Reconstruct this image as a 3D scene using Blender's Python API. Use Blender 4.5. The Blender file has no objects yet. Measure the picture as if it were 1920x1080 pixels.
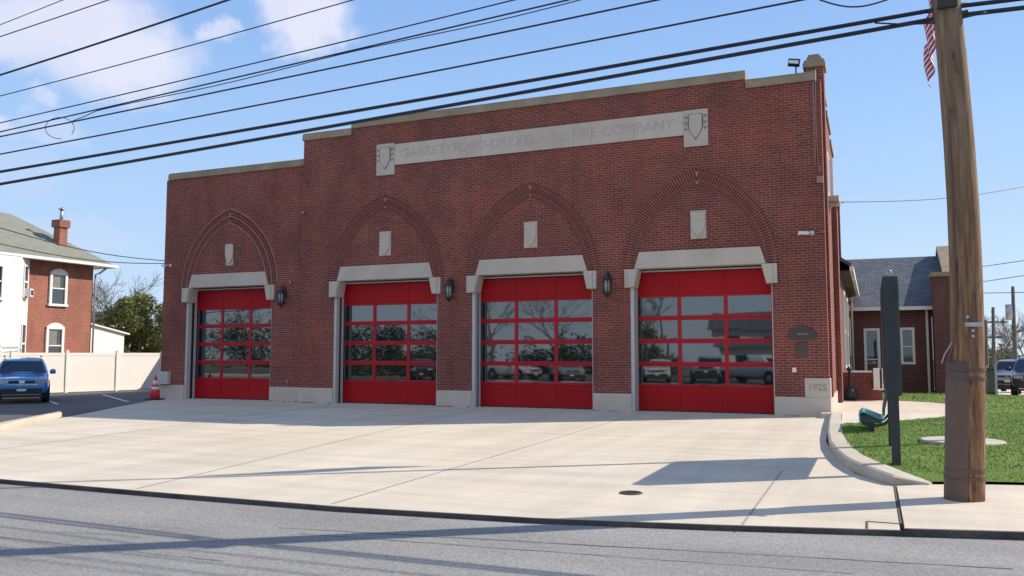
import bpy, bmesh, math, random
from mathutils import Vector, Matrix
random.seed(7)
R = math.radians
S = bpy.context.scene
COL = S.collection

# ---------------------------------------------------------------- camera
CAM = Vector((1.0336, -23.1905, 1.6))
YAW, PITCH, FPX = R(23.2), R(4.55), 1570.0
cd = bpy.data.cameras.new('camera'); cam = bpy.data.objects.new('camera', cd); COL.objects.link(cam)
cam.location = CAM; cam.rotation_euler = (R(90) + PITCH, 0, YAW)
cd.sensor_width = 36; cd.lens = FPX / 1920 * 36; cd.clip_end = 3000; cd.clip_start = 0.05
S.camera = cam

# ---------------------------------------------------------------- node helpers
def mat(name):
    m = bpy.data.materials.new(name); m.use_nodes = True
    nt = m.node_tree; b = nt.nodes['Principled BSDF']
    return m, nt, b
def N(nt, t, **k):
    n = nt.nodes.new(t)
    for a, v in k.items(): setattr(n, a, v)
    return n
def ramp(nt, fac, stops):
    r = N(nt, 'ShaderNodeValToRGB'); e = r.color_ramp.elements
    while len(e) < len(stops): e.new(0.5)
    for i, (p, c) in enumerate(stops):
        e[i].position = p; e[i].color = (*c, 1) if len(c) == 3 else c
    nt.links.new(fac, r.inputs[0]); return r.outputs[0]
def noise(nt, scale, detail=4, vec=None, rough=0.55, stretch=None, coord='Object'):
    tc = N(nt, 'ShaderNodeTexCoord'); v = vec or tc.outputs[coord]
    if stretch:
        mp = N(nt, 'ShaderNodeMapping'); mp.inputs['Scale'].default_value = stretch
        nt.links.new(v, mp.inputs[0]); v = mp.outputs[0]
    n = N(nt, 'ShaderNodeTexNoise'); n.inputs['Scale'].default_value = scale
    n.inputs['Detail'].default_value = detail; n.inputs['Roughness'].default_value = rough
    nt.links.new(v, n.inputs['Vector']); return n.outputs[0]
def mix(nt, f, a, b, blend='MIX'):
    m = N(nt, 'ShaderNodeMix', data_type='RGBA', blend_type=blend)
    for s, v in ((0, f), (6, a), (7, b)):
        if isinstance(v, (int, float)): m.inputs[s].default_value = v
        elif isinstance(v, tuple): m.inputs[s].default_value = (*v, 1)
        else: nt.links.new(v, m.inputs[s])
    return m.outputs[2]
def bump(nt, b, h, strength=0.3, dist=0.01):
    n = N(nt, 'ShaderNodeBump'); n.inputs['Strength'].default_value = strength; n.inputs['Distance'].default_value = dist
    nt.links.new(h, n.inputs['Height']); nt.links.new(n.outputs[0], b.inputs['Normal'])
def plain(name, c, rough=0.6, metal=0.0, var=0.15, scale=6.0, spec=0.5, coat=0.0):
    m, nt, b = mat(name)
    n = noise(nt, scale)
    col = ramp(nt, n, [(0.3, tuple(x * (1 - var) for x in c)), (0.7, tuple(min(1, x * (1 + var)) for x in c))])
    nt.links.new(col, b.inputs['Base Color'])
    b.inputs['Roughness'].default_value = rough; b.inputs['Metallic'].default_value = metal
    b.inputs['Specular IOR Level'].default_value = spec; b.inputs['Coat Weight'].default_value = coat
    return m
def brickmat(name, c1, c2, mo, w=0.225, h=0.0735, mort=0.011, patch=True, bumpv=0.6):
    m, nt, b = mat(name)
    tc = N(nt, 'ShaderNodeTexCoord')
    br = N(nt, 'ShaderNodeTexBrick'); br.offset = 0.5; br.squash = 1
    br.inputs['Scale'].default_value = 1; br.inputs['Brick Width'].default_value = w
    br.inputs['Row Height'].default_value = h; br.inputs['Mortar Size'].default_value = mort
    br.inputs['Mortar Smooth'].default_value = 0.15; br.inputs['Bias'].default_value = -0.1
    br.inputs['Color1'].default_value = (*c1, 1); br.inputs['Color2'].default_value = (*c2, 1)
    nt.links.new(tc.outputs['UV'], br.inputs['Vector'])
    n1 = noise(nt, 0.55, 5); n2 = noise(nt, 9, 3)
    mc = ramp(nt, n1, [(0.35, tuple(x * 0.8 for x in mo)), (0.55, mo), (0.70, tuple(min(1, x * (1.25 if patch else 1.1)) for x in mo)), (0.80, tuple(min(1, x * (2.1 if patch else 1.1)) for x in mo))])
    nt.links.new(mc, br.inputs['Mortar'])
    tint = ramp(nt, noise(nt, 0.33, 6), [(0.3, (0.78, 0.78, 0.80)), (0.55, (1, 1, 1)), (0.75, (1.22, 1.05, 0.98))])
    c = mix(nt, 1.0, br.outputs['Color'], tint, 'MULTIPLY')
    t2 = ramp(nt, n2, [(0.25, (0.8, 0.8, 0.8)), (0.75, (1.15, 1.15, 1.15))])
    c = mix(nt, 1.0, c, t2, 'MULTIPLY')
    stn = ramp(nt, noise(nt, 1.3, 6, stretch=(1.2, 1.2, 0.55)), [(0.32, (0.78, 0.77, 0.78)), (0.52, (1, 1, 1)), (0.72, (1.22, 1.10, 1.0))])
    c = mix(nt, 0.8, c, stn, 'MULTIPLY')
    nt.links.new(c, b.inputs['Base Color']); b.inputs['Roughness'].default_value = 0.85
    inv = N(nt, 'ShaderNodeMath', operation='SUBTRACT'); inv.inputs[0].default_value = 1
    nt.links.new(br.outputs['Fac'], inv.inputs[1]); bump(nt, b, inv.outputs[0], bumpv, 0.006)
    return m
def groundmat(name, stops, s1, s2, grit=0.25, rough=0.9, bs=0.25, bd=0.01, s3=None, s4=None, spots=0):
    m, nt, b = mat(name)
    a = ramp(nt, noise(nt, s1, 6), stops)
    g = ramp(nt, noise(nt, s2, 3), [(0.3, (1 - grit,) * 3), (0.7, (1 + grit,) * 3)])
    c = mix(nt, 1.0, a, g, 'MULTIPLY')
    if s3:
        st = ramp(nt, noise(nt, s3[0], 4, stretch=s3[1]), [(0.35, (s3[2],) * 3), (0.6, (1.0,) * 3)])
        c = mix(nt, 1.0, c, st, 'MULTIPLY')
    if s4:
        st = ramp(nt, noise(nt, s4[0], 3, stretch=s4[1]), [(0.40, (s4[2],) * 3), (0.56, (1.0,) * 3)])
        c = mix(nt, 1.0, c, st, 'MULTIPLY')
    if spots:
        st = ramp(nt, noise(nt, 2.6, 3), [(0.70, (1.0,) * 3), (0.76, (spots,) * 3)])
        c = mix(nt, 1.0, c, st, 'MULTIPLY')
    nt.links.new(c, b.inputs['Base Color']); b.inputs['Roughness'].default_value = rough
    b.inputs['Specular IOR Level'].default_value = 0.3
    bump(nt, b, noise(nt, s2, 3), bs, bd); return m

M = {}
M['brick'] = brickmat('station brick', (0.25, 0.052, 0.036), (0.145, 0.034, 0.026), (0.34, 0.16, 0.128), h=0.0705)
M['brick_arch'] = plain('arch brick', (0.135, 0.030, 0.024), 0.85, var=0.35, scale=5)
M['arch_mortar'] = plain('arch mortar', (0.46, 0.225, 0.18), 0.9)
M['brick_house'] = brickmat('house brick', (0.36, 0.125, 0.08), (0.30, 0.10, 0.065), (0.40, 0.20, 0.15), patch=False)
M['brick_wing'] = brickmat('wing brick', (0.15, 0.045, 0.036), (0.10, 0.032, 0.03), (0.20, 0.115, 0.10))
M['stone'] = groundmat('limestone', [(0.3, (0.50, 0.435, 0.37)), (0.7, (0.60, 0.52, 0.45))], 1.3, 40, 0.06, 0.8, 0.15, 0.004)
M['stone_dark'] = groundmat('weathered coping stone', [(0.3, (0.27, 0.21, 0.145)), (0.7, (0.39, 0.31, 0.22))], 1.7, 30, 0.12, 0.9, 0.3, 0.006)
M['stone_b'] = groundmat('limestone pale', [(0.3, (0.55, 0.485, 0.42)), (0.7, (0.64, 0.565, 0.49))], 1.3, 40, 0.06, 0.8, 0.15, 0.004)
M['stone_c'] = groundmat('limestone pinkish', [(0.3, (0.53, 0.45, 0.39)), (0.7, (0.61, 0.52, 0.45))], 1.3, 40, 0.06, 0.8, 0.15, 0.004)
M['engrave'] = plain('engraved shade of limestone', (0.50, 0.435, 0.375), 0.9)
M['engrave_date'] = plain('engraved date', (0.33, 0.30, 0.27), 0.9)
M['engrave_dark'] = plain('dark carving tone', (0.17, 0.165, 0.155), 0.9)
M['concrete'] = groundmat('concrete', [(0.25, (0.60, 0.525, 0.42)), (0.55, (0.67, 0.59, 0.475)), (0.8, (0.71, 0.635, 0.525))], 0.35, 55, 0.05, 0.9, 0.2, 0.004,
                          s3=(1.1, (0.22, 2.0, 1), 0.88), s4=(1.0, (1.5, 0.12, 1), 0.92), spots=0.86)
M['curb'] = groundmat('curb concrete', [(0.3, (0.47, 0.42, 0.34)), (0.7, (0.58, 0.52, 0.43))], 1.1, 40, 0.1, 0.9, 0.3, 0.006)
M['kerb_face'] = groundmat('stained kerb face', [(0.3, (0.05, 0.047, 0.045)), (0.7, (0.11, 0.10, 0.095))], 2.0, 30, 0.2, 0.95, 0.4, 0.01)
M['joint'] = plain('joint filler', (0.10, 0.09, 0.08), 0.95)
M['joint_soft'] = plain('sawn joint', (0.33, 0.30, 0.26), 0.95)
M['asphalt'] = groundmat('old asphalt', [(0.25, (0.26, 0.25, 0.24)), (0.55, (0.31, 0.30, 0.285)), (0.8, (0.35, 0.34, 0.32))], 0.45, 44, 0.27, 0.95, 0.5, 0.010,
                         s3=(0.8, (0.10, 1.6, 1), 0.84), spots=0.85)
M['asphalt_new'] = groundmat('new asphalt', [(0.3, (0.095, 0.095, 0.095)), (0.7, (0.13, 0.13, 0.128))], 0.6, 45, 0.2, 0.9, 0.4, 0.008)
M['wire_shadow'] = plain('painted wire shadow', (0.13, 0.128, 0.125), 0.7)
M['grass'] = groundmat('lawn soil and grass', [(0.25, (0.075, 0.14, 0.02)), (0.5, (0.115, 0.19, 0.03)), (0.8, (0.19, 0.21, 0.06))], 2.2, 28, 0.45, 1.0, 0.8, 0.03)
M['dirt'] = groundmat('ground', [(0.3, (0.11, 0.125, 0.06)), (0.7, (0.2, 0.17, 0.11))], 0.4, 9, 0.3, 1.0, 0.5, 0.03)
M['white_line'] = plain('road paint', (0.75, 0.75, 0.72), 0.7)
M['red'] = plain('red door paint', (0.40, 0.006, 0.010), 0.5, var=0.10, scale=0.8, spec=0.22)
M['red_rail'] = plain('red door rail paint', (0.42, 0.010, 0.022), 0.45, var=0.05, spec=0.3)
M['frame_grey'] = plain('painted steel frame', (0.52, 0.52, 0.50), 0.45, var=0.08)
M['white'] = plain('white trim', (0.78, 0.76, 0.73), 0.5, var=0.04)
M['vinyl'] = plain('white vinyl', (0.85, 0.80, 0.73), 0.45, var=0.03, scale=1)
M['black'] = plain('black seal', (0.015, 0.015, 0.016), 0.6)
M['fence_metal'] = plain('weathered fence metal', (0.10, 0.11, 0.10), 0.6)
M['iron'] = plain('black iron', (0.02, 0.023, 0.024), 0.45, spec=0.5)
M['signblack'] = plain('sign case', (0.018, 0.028, 0.034), 0.4)
M['lampglass'] = plain('frosted lamp glass', (0.30, 0.31, 0.30), 0.2)
M['bronze'] = plain('dark bronze plaque', (0.075, 0.055, 0.048), 0.5, 0.1)
M['bronze_light'] = plain('brass lettering', (0.38, 0.36, 0.33), 0.5, 0.2)
M['steel'] = plain('galvanised steel', (0.42, 0.43, 0.44), 0.4, 0.7)
M['copper'] = plain('painted conduit', (0.34, 0.19, 0.16), 0.6)
M['teal'] = plain('teal bench coating', (0.08, 0.30, 0.32), 0.4)
M['benchgrey'] = plain('bench back coating', (0.05, 0.08, 0.09), 0.45)
M['orange'] = plain('cone plastic', (0.75, 0.035, 0.04), 0.5)
M['cable'] = plain('cable rubber', (0.010, 0.012, 0.03), 0.55)
M['shingle_green'] = groundmat('green grey shingle', [(0.3, (0.19, 0.195, 0.165)), (0.7, (0.25, 0.255, 0.215))], 3, 30, 0.15, 0.95, 0.4, 0.02)
M['bandgrey'] = plain('strap', (0.10, 0.065, 0.055), 0.6)
M['guard'] = plain('brown plastic guard', (0.125, 0.08, 0.06), 0.65, var=0.12)
M['bark'] = plain('bark', (0.13, 0.105, 0.085), 0.95, var=0.3)
M['leaf_dark'] = plain('evergreen leaf', (0.07, 0.095, 0.02), 0.8, var=0.55, scale=1.2)
M['leaf_olive'] = plain('olive leaf', (0.14, 0.155, 0.045), 0.8, var=0.5, scale=1.0)
M['blade'] = plain('grass blade', (0.165, 0.27, 0.04), 0.75, var=0.45, scale=3)
M['tyre'] = plain('tyre', (0.012, 0.012, 0.012), 0.8)
M['rim'] = plain('alloy', (0.35, 0.35, 0.36), 0.3, 0.8)
M['darkplastic'] = plain('dark plastic', (0.015, 0.015, 0.017), 0.5)
M['chrome'] = plain('chrome', (0.6, 0.6, 0.62), 0.12, 1.0)
M['carglass'] = plain('car glass', (0.012, 0.018, 0.025), 0.05, spec=0.8)
M['headlamp'] = plain('headlamp lens', (0.35, 0.37, 0.38), 0.1)
M['blue'] = plain('metallic blue paint', (0.012, 0.25, 0.62), 0.22, 0.1, var=0.05, coat=1.0)
M['whitepaint'] = plain('white car paint', (0.7, 0.7, 0.7), 0.3, var=0.02, coat=0.8)
M['silver'] = plain('silver car paint', (0.42, 0.44, 0.46), 0.3, 0.5, var=0.03, coat=0.8)
M['darkpaint'] = plain('dark car paint', (0.02, 0.02, 0.035), 0.25, 0.2, var=0.05, coat=0.8)
M['interior'] = plain('dark interior', (0.04, 0.04, 0.042), 0.9)
M['curtain'] = plain('pale curtain', (0.20, 0.20, 0.18), 0.9)
M['flag_red'] = plain('flag red', (0.42, 0.012, 0.03), 0.8)
M['flag_white'] = plain('flag white', (0.72, 0.70, 0.72), 0.8)
M['flag_blue'] = plain('flag blue', (0.012, 0.02, 0.12), 0.8)

def mk_glass(name, tint, rough=0.02, ior=2.0):
    m, nt, b = mat(name)
    b.inputs['Base Color'].default_value = (*tint, 1); b.inputs['Roughness'].default_value = rough
    b.inputs['IOR'].default_value = ior
    bump(nt, b, noise(nt, 1.4, 1), 0.05, 0.02); return m
M['glass'] = mk_glass('door glass', (0.010, 0.016, 0.017), ior=2.35)
M['winglass'] = mk_glass('window glass', (0.03, 0.04, 0.05), ior=1.9)

m, nt, b = mat('slate grey shingle')
tc = N(nt, 'ShaderNodeTexCoord'); br = N(nt, 'ShaderNodeTexBrick'); br.inputs['Scale'].default_value = 1
br.inputs['Brick Width'].default_value = 0.32; br.inputs['Row Height'].default_value = 0.16; br.inputs['Mortar Size'].default_value = 0.012
br.inputs['Color1'].default_value = (0.085, 0.10, 0.12, 1); br.inputs['Color2'].default_value = (0.14, 0.155, 0.175, 1); br.inputs['Mortar'].default_value = (0.05, 0.055, 0.06, 1)
nt.links.new(tc.outputs['UV'], br.inputs['Vector']); nt.links.new(br.outputs['Color'], b.inputs['Base Color']); b.inputs['Roughness'].default_value = 0.9
M['slate'] = m
m, nt, b = mat('white lap siding')
tc = N(nt, 'ShaderNodeTexCoord'); wv = N(nt, 'ShaderNodeTexWave', wave_type='BANDS', bands_direction='Y', wave_profile='SAW'); wv.inputs['Scale'].default_value = 1.6
nt.links.new(tc.outputs['UV'], wv.inputs['Vector'])
nt.links.new(ramp(nt, wv.outputs[0], [(0.0, (0.60, 0.60, 0.62)), (0.12, (0.78, 0.78, 0.79))]), b.inputs['Base Color']); bump(nt, b, wv.outputs[0], 0.5, 0.02)
M['siding'] = m
m, nt, b = mat('utility pole wood')
g = noise(nt, 7, 8, stretch=(6, 6, 0.35)); c = ramp(nt, g, [(0.28, (0.045, 0.022, 0.012)), (0.48, (0.19, 0.095, 0.047)), (0.7, (0.38, 0.22, 0.11))])
g2 = noise(nt, 2.5, 6, stretch=(4, 4, 0.5)); cg = ramp(nt, g2, [(0.25, (0.075, 0.048, 0.03)), (0.5, (0.20, 0.135, 0.085)), (0.75, (0.35, 0.26, 0.17))])
sx = N(nt, 'ShaderNodeSeparateXYZ'); tc = N(nt, 'ShaderNodeTexCoord'); nt.links.new(tc.outputs['Object'], sx.inputs[0])
mr = N(nt, 'ShaderNodeMapRange'); mr.inputs[1].default_value = 1.2; mr.inputs[2].default_value = 5.5; nt.links.new(sx.outputs['Z'], mr.inputs[0])
kn = ramp(nt, noise(nt, 5, 2, stretch=(1.2, 1.2, 0.5)), [(0.62, (1, 1, 1)), (0.72, (0.35, 0.3, 0.28))])
c = mix(nt, 1.0, mix(nt, mr.outputs[0], c, cg), kn, 'MULTIPLY')
nt.links.new(c, b.inputs['Base Color']); b.inputs['Roughness'].default_value = 0.9; bump(nt, b, g, 0.7, 0.02)
M['wood'] = m

# ---------------------------------------------------------------- mesh builder
class MB:
    def __init__(s): s.v = []; s.f = []; s.mi = []; s.cur = 0; s.sm = []
    def add(s, vs, fs, smooth=False):
        o = len(s.v); s.v += [tuple(v) for v in vs]
        for f in fs: s.f.append([i + o for i in f]); s.mi.append(s.cur); s.sm.append(smooth)
        return s
    def box(s, x0, x1, y0, y1, z0, z1):
        if x0 > x1: x0, x1 = x1, x0
        if y0 > y1: y0, y1 = y1, y0
        if z0 > z1: z0, z1 = z1, z0
        return s.add([(x0, y0, z0), (x1, y0, z0), (x1, y1, z0), (x0, y1, z0), (x0, y0, z1), (x1, y0, z1), (x1, y1, z1), (x0, y1, z1)],
                     [(0, 3, 2, 1), (4, 5, 6, 7), (0, 1, 5, 4), (1, 2, 6, 5), (2, 3, 7, 6), (3, 0, 4, 7)])
    def obox(s, c, ax, ay, az):       # oriented box: centre + half axis vectors
        c = Vector(c); ax = Vector(ax); ay = Vector(ay); az = Vector(az)
        P = [c + a * ax + b_ * ay + d * az for d in (-1, 1) for a, b_ in ((-1, -1), (1, -1), (1, 1), (-1, 1))]
        return s.add(P, [(0, 3, 2, 1), (4, 5, 6, 7), (0, 1, 5, 4), (1, 2, 6, 5), (2, 3, 7, 6), (3, 0, 4, 7)])
    def prism(s, poly, z0, z1, top=None):     # polygon in xy
        n = len(poly); zt = top if top else (lambda x, y: z1)
        a = [(x, y, z0) for x, y in poly] + [(x, y, zt(x, y)) for x, y in poly]
        return s.add(a, [tuple(range(n - 1, -1, -1)), tuple(range(n, 2 * n))] + [(i, (i + 1) % n, n + (i + 1) % n, n + i) for i in range(n)])
    def prismxz(s, poly, y0, y1):             # polygon in xz extruded in y
        n = len(poly)
        a = [(x, y0, z) for x, z in poly] + [(x, y1, z) for x, z in poly]
        return s.add(a, [tuple(range(n)), tuple(range(2 * n - 1, n - 1, -1))] + [((i + 1) % n, i, n + i, n + (i + 1) % n) for i in range(n)])
    def prismyz(s, poly, x0, x1):
        n = len(poly)
        a = [(x0, y, z) for y, z in poly] + [(x1, y, z) for y, z in poly]
        return s.add(a, [tuple(range(n - 1, -1, -1)), tuple(range(n, 2 * n))] + [(i, (i + 1) % n, n + (i + 1) % n, n + i) for i in range(n)])
    def tube(s, pts, r, n=8, caps=True, smooth=True):
        pts = [Vector(p) for p in pts]; rr = r if isinstance(r, (list, tuple)) else [r] * len(pts)
        o = len(s.v); vs = []; prev = None
        for i, p in enumerate(pts):
            d = (pts[min(i + 1, len(pts) - 1)] - pts[max(i - 1, 0)]).normalized()
            if prev is None:
                u = d.orthogonal().normalized()
            else:
                u = (prev - d * prev.dot(d)).normalized()
            prev = u; w = d.cross(u)
            vs += [p + (u * math.cos(2 * math.pi * k / n) + w * math.sin(2 * math.pi * k / n)) * rr[i] for k in range(n)]
        fs = [(i * n + k, i * n + (k + 1) % n, (i + 1) * n + (k + 1) % n, (i + 1) * n + k) for i in range(len(pts) - 1) for k in range(n)]
        s.add(vs, fs, smooth)
        if caps:
            s.f.append([o + k for k in range(n - 1, -1, -1)]); s.mi.append(s.cur); s.sm.append(False)
            s.f.append([o + (len(pts) - 1) * n + k for k in range(n)]); s.mi.append(s.cur); s.sm.append(False)
        return s
    def lathe(s, prof, c=(0, 0, 0), n=20, smooth=True):   # (r,z) profile round z
        vs = [(c[0] + r * math.cos(2 * math.pi * k / n), c[1] + r * math.sin(2 * math.pi * k / n), c[2] + z) for r, z in prof for k in range(n)]
        fs = [(i * n + k, i * n + (k + 1) % n, (i + 1) * n + (k + 1) % n, (i + 1) * n + k) for i in range(len(prof) - 1) for k in range(n)]
        s.add(vs, fs, smooth); o = len(s.v) - len(vs)
        s.f.append([o + k for k in range(n - 1, -1, -1)]); s.mi.append(s.cur); s.sm.append(False)
        s.f.append([o + (len(prof) - 1) * n + k for k in range(n)]); s.mi.append(s.cur); s.sm.append(False)
        return s
    def build(s, name, m, parent=None, origin=None, local=False, bevel=0, data_only=False):
        off = Vector((0, 0, 0))
        if not local: off = parent['_o'] if parent is not None else (Vector(origin) if origin else Vector((0, 0, 0)))
        off = Vector(off)
        me = bpy.data.meshes.new(name)
        me.from_pydata([tuple(Vector(v) - off) for v in s.v], [], s.f)
        ms = m if isinstance(m, (list, tuple)) else [m]
        for k in ms: me.materials.append(M[k] if isinstance(k, str) else k)
        uv = me.uv_layers.new(name='UVMap')
        for i, p in enumerate(me.polygons):
            p.material_index = min(s.mi[i], len(ms) - 1); p.use_smooth = s.sm[i]
            nx, ny, nz = abs(p.normal.x), abs(p.normal.y), abs(p.normal.z)
            for li in p.loop_indices:
                v = Vector(s.v[me.loops[li].vertex_index])
                if nz > 0.75: t = (v.x, v.y)
                elif nx > ny: t = (v.y, v.z if nz < 0.3 else v.z * 1.4)
                else: t = (v.x, v.z if nz < 0.3 else v.z * 1.4)
                uv.data[li].uv = t
        me.validate(); me.update()
        o = bpy.data.objects.new(name, me); COL.objects.link(o)
        if parent is not None:
            o.parent = parent
        elif not local: o.location = off
        o['_o'] = tuple(off)
        if bevel:
            bv = o.modifiers.new('bevel', 'BEVEL'); bv.width = bevel; bv.segments = 2; bv.limit_method = 'ANGLE'
        return o
def tag(o, label=None, cat=None, group=None, kind=None):
    if label: o['label'] = label
    if cat: o['category'] = cat
    if group: o['group'] = group
    if kind: o['kind'] = kind
    return o
def thing(name, loc, label, cat, group=None, rz=0.0):
    o = bpy.data.objects.new(name, None); COL.objects.link(o); o.location = loc; o.rotation_euler = (0, 0, rz); o['_o'] = tuple(loc)
    o.empty_display_size = 0.2
    return tag(o, label, cat, group)
def copy_tree(o, parent=None):
    c = o.copy(); COL.objects.link(c)
    if parent is not None: c.parent = parent
    for ch in [k for k in bpy.data.objects if k.parent == o]: copy_tree(ch, c)
    return c
def text_mesh(name, body, size, mtl, parent, loc, rot, extrude=0.01, sx=1.0, weight=0.0):
    cu = bpy.data.curves.new(name, 'FONT'); cu.body = body; cu.size = size; cu.extrude = extrude; cu.align_x = 'CENTER'; cu.align_y = 'CENTER'
    cu.offset = weight
    t = bpy.data.objects.new(name + '_tmp', cu); COL.objects.link(t)
    dg = bpy.context.evaluated_depsgraph_get(); me = bpy.data.meshes.new_from_object(t.evaluated_get(dg))
    bpy.data.objects.remove(t); me.materials.clear(); me.materials.append(M[mtl])
    mt = Matrix.Translation(Vector(loc) - Vector(parent['_o'])) @ rot.to_4x4() @ Matrix.Diagonal((sx, 1, 1, 1))
    me.transform(mt)
    o = bpy.data.objects.new(name, me); COL.objects.link(o); o.parent = parent; o['_o'] = tuple(parent['_o'])
    return o
def struct(o): o['kind'] = 'structure'; return o
def ss(t): t = max(0.0, min(1.0, t)); return t * t * (3 - 2 * t)
def hz(x, y):        # terrain height
    z = -0.2 * ss((-19 - x) / 7.0)
    if x > -3: z -= 0.03 * max(0.0, y - 12) * ss((x + 3) / 3)
    return z
def ray(px, py):
    fw = Vector((-math.sin(YAW) * math.cos(PITCH), math.cos(YAW) * math.cos(PITCH), math.sin(PITCH)))
    rt = Vector((math.cos(YAW), math.sin(YAW), 0)); up = rt.cross(fw)
    return fw + rt * ((px - 960) / FPX) - up * ((py - 540) / FPX)
def onplane(px, py, x=None, y=None, z=None):
    d = ray(px, py)
    if x is not None: t = (x - CAM.x) / d.x
    elif y is not None: t = (y - CAM.y) / d.y
    else: t = (z - CAM.z) / d.z
    return CAM + d * t

# ================================================================ GROUND
def grid_sheet(name, x0, x1, y0, y1, nx, ny, dz, mtl, inside=None):
    b = MB(); vs = []
    for j in range(ny + 1):
        for i in range(nx + 1):
            x = x0 + (x1 - x0) * i / nx; y = y0 + (y1 - y0) * j / ny
            vs.append((x, y, hz(x, y) + dz))
    fs = [(j * (nx + 1) + i, j * (nx + 1) + i + 1, (j + 1) * (nx + 1) + i + 1, (j + 1) * (nx + 1) + i) for j in range(ny) for i in range(nx)]
    b.add(vs, fs, True); return b.build(name, mtl)
# far ground: fine grid near, big skirt to the horizon
b = MB()
xs = [-1500, -600, -250, -120, -70] + [-60 + 3 * i for i in range(34)] + [50, 80, 150, 400, 1500]
ys = [-1500, -500, -200, -100, -60, -45, -35, -30, -26, -23.6] + [-20, -17] + [-14 + 3 * i for i in range(22)] + [60, 80, 120, 250, 600, 1500]
def gz(x, y):
    if y > 0 or x > 2: return max(-6, hz(x, y)) - 0.10
    return max(-6, hz(x, y)) - 0.30
vs = [(x, y, gz(x, y)) for y in ys for x in xs]; nx = len(xs)
b.add(vs, [(j * nx + i, j * nx + i + 1, (j + 1) * nx + i + 1, (j + 1) * nx + i) for j in range(len(ys) - 1) for i in range(nx - 1)], True)
struct(b.build('ground', 'dirt'))

EDGE = [(-60, -17.6), (-30, -16.6), (-20, -16.1), (-14, -15.85), (-9.4, -15.7), (-6.5, -15.68), (-4.2, -15.62), (-2.07, -15.38), (-0.4, -15.02), (1.25, -14.6), (2.23, -14.34), (4.5, -13.75), (8, -12.9), (14, -11.5), (30, -7.8), (60, -1)]
road = [(x, y - 0.02) for x, y in EDGE] + [(60, -9), (30, -16), (14, -19.6), (4, -21.7), (-2, -22.6), (-9, -23.2), (-20, -23.7), (-60, -25.2)]
struct(MB().prism(road, -0.4, -0.055).build('road', 'asphalt'))
# far pavement under the photographer
side2 = [(-60, -25.25), (-20, -23.75), (-9, -23.25), (-2, -22.65), (4, -21.75), (14, -19.65), (30, -16.05), (30, -18.5), (14, -22.1), (4, -24.2), (-2, -25.1), (-9, -25.7), (-20, -26.2), (-60, -27.7)]
struct(MB().prism(list(reversed(side2)), -0.4, 0.03).build('far_pavement', 'concrete'))
struct(MB().prism([(-60, -27.75), (-20, -26.25), (-2, -25.15), (14, -22.2), (14, -40), (-60, -42)][::-1], -0.4, -0.02).build('far_parking_lot', 'asphalt_new'))

# driveway apron and pavement
APR = [(1.22, -14.6)] + [(x, y) for x, y in reversed(EDGE) if -16 < x < 1.2][0:] + [(-16.2, -15.9), (-15.6, -13.6), (-15.6, -12.4), (-15.25, -11.75), (-17.95, -7.95), (-22.75, -0.1), (-23.0, 0.9), (0.0, 0.9), (0.0, -0.3), (0.20, -6.5), (0.48, -9.2), (0.78, -10.9), (1.22, -11.86)]
struct(MB().prism(APR[::-1], -0.4, 0.0).build('driveway_apron', 'concrete'))
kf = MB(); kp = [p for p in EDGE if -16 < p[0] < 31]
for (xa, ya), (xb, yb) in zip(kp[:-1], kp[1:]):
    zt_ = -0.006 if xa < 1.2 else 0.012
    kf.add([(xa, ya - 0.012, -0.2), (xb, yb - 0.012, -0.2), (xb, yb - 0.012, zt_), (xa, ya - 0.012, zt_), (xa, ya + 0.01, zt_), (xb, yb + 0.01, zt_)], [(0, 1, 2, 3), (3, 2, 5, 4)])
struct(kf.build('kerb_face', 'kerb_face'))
PAV = [(1.26, -14.6), (2.23, -14.34), (4.5, -13.75), (8, -12.9), (14, -11.5), (30, -7.8), (30, -4.9), (14, -8.6), (8, -10.0), (4.5, -10.8), (2.3, -11.36), (1.66, -11.62), (1.26, -11.92)]
struct(MB().prism(PAV, -0.4, 0.02).build('sidewalk', 'concrete'))
# joints: thin strips
jb = MB()
def strip(bm, pts, w, z=0.004, taper=0):
    pts = [Vector((*p, 0)) for p in pts]; vs = []
    for i, p in enumerate(pts):
        d = (pts[min(i + 1, len(pts) - 1)] - pts[max(i - 1, 0)]).normalized(); n = Vector((-d.y, d.x, 0)) * w / 2 * (0.6 + 0.8 * random.random() if taper else 1)
        vs += [(p + n).to_tuple()[:2] + (z,), (p - n).to_tuple()[:2] + (z,)]
    bm.add(vs, [(2 * i, 2 * i + 1, 2 * i + 3, 2 * i + 2) for i in range(len(pts) - 1)])
for pts in [[(-4.86, 0.0), (-4.35, -15.55)], [(-9.9, 0.0), (-7.1, -15.6)], [(-15.0, -0.1), (-12.2, -15.7)], [(-0.16, -10.9), (-0.14, -15.0)],]:
    strip(jb, pts, 0.022)
struct(jb.build('apron_joint', 'joint_soft'))
jb = MB(); jb.box(1.226, 1.254, -14.30, -11.80, -0.35, 0.006); jb.box(0.95, 1.226, -14.32, -14.30, 0, 0.006); jb.box(0.93, 0.95, -14.66, -14.30, 0, 0.006); struct(jb.build('pavement_joint', 'joint'))
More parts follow.
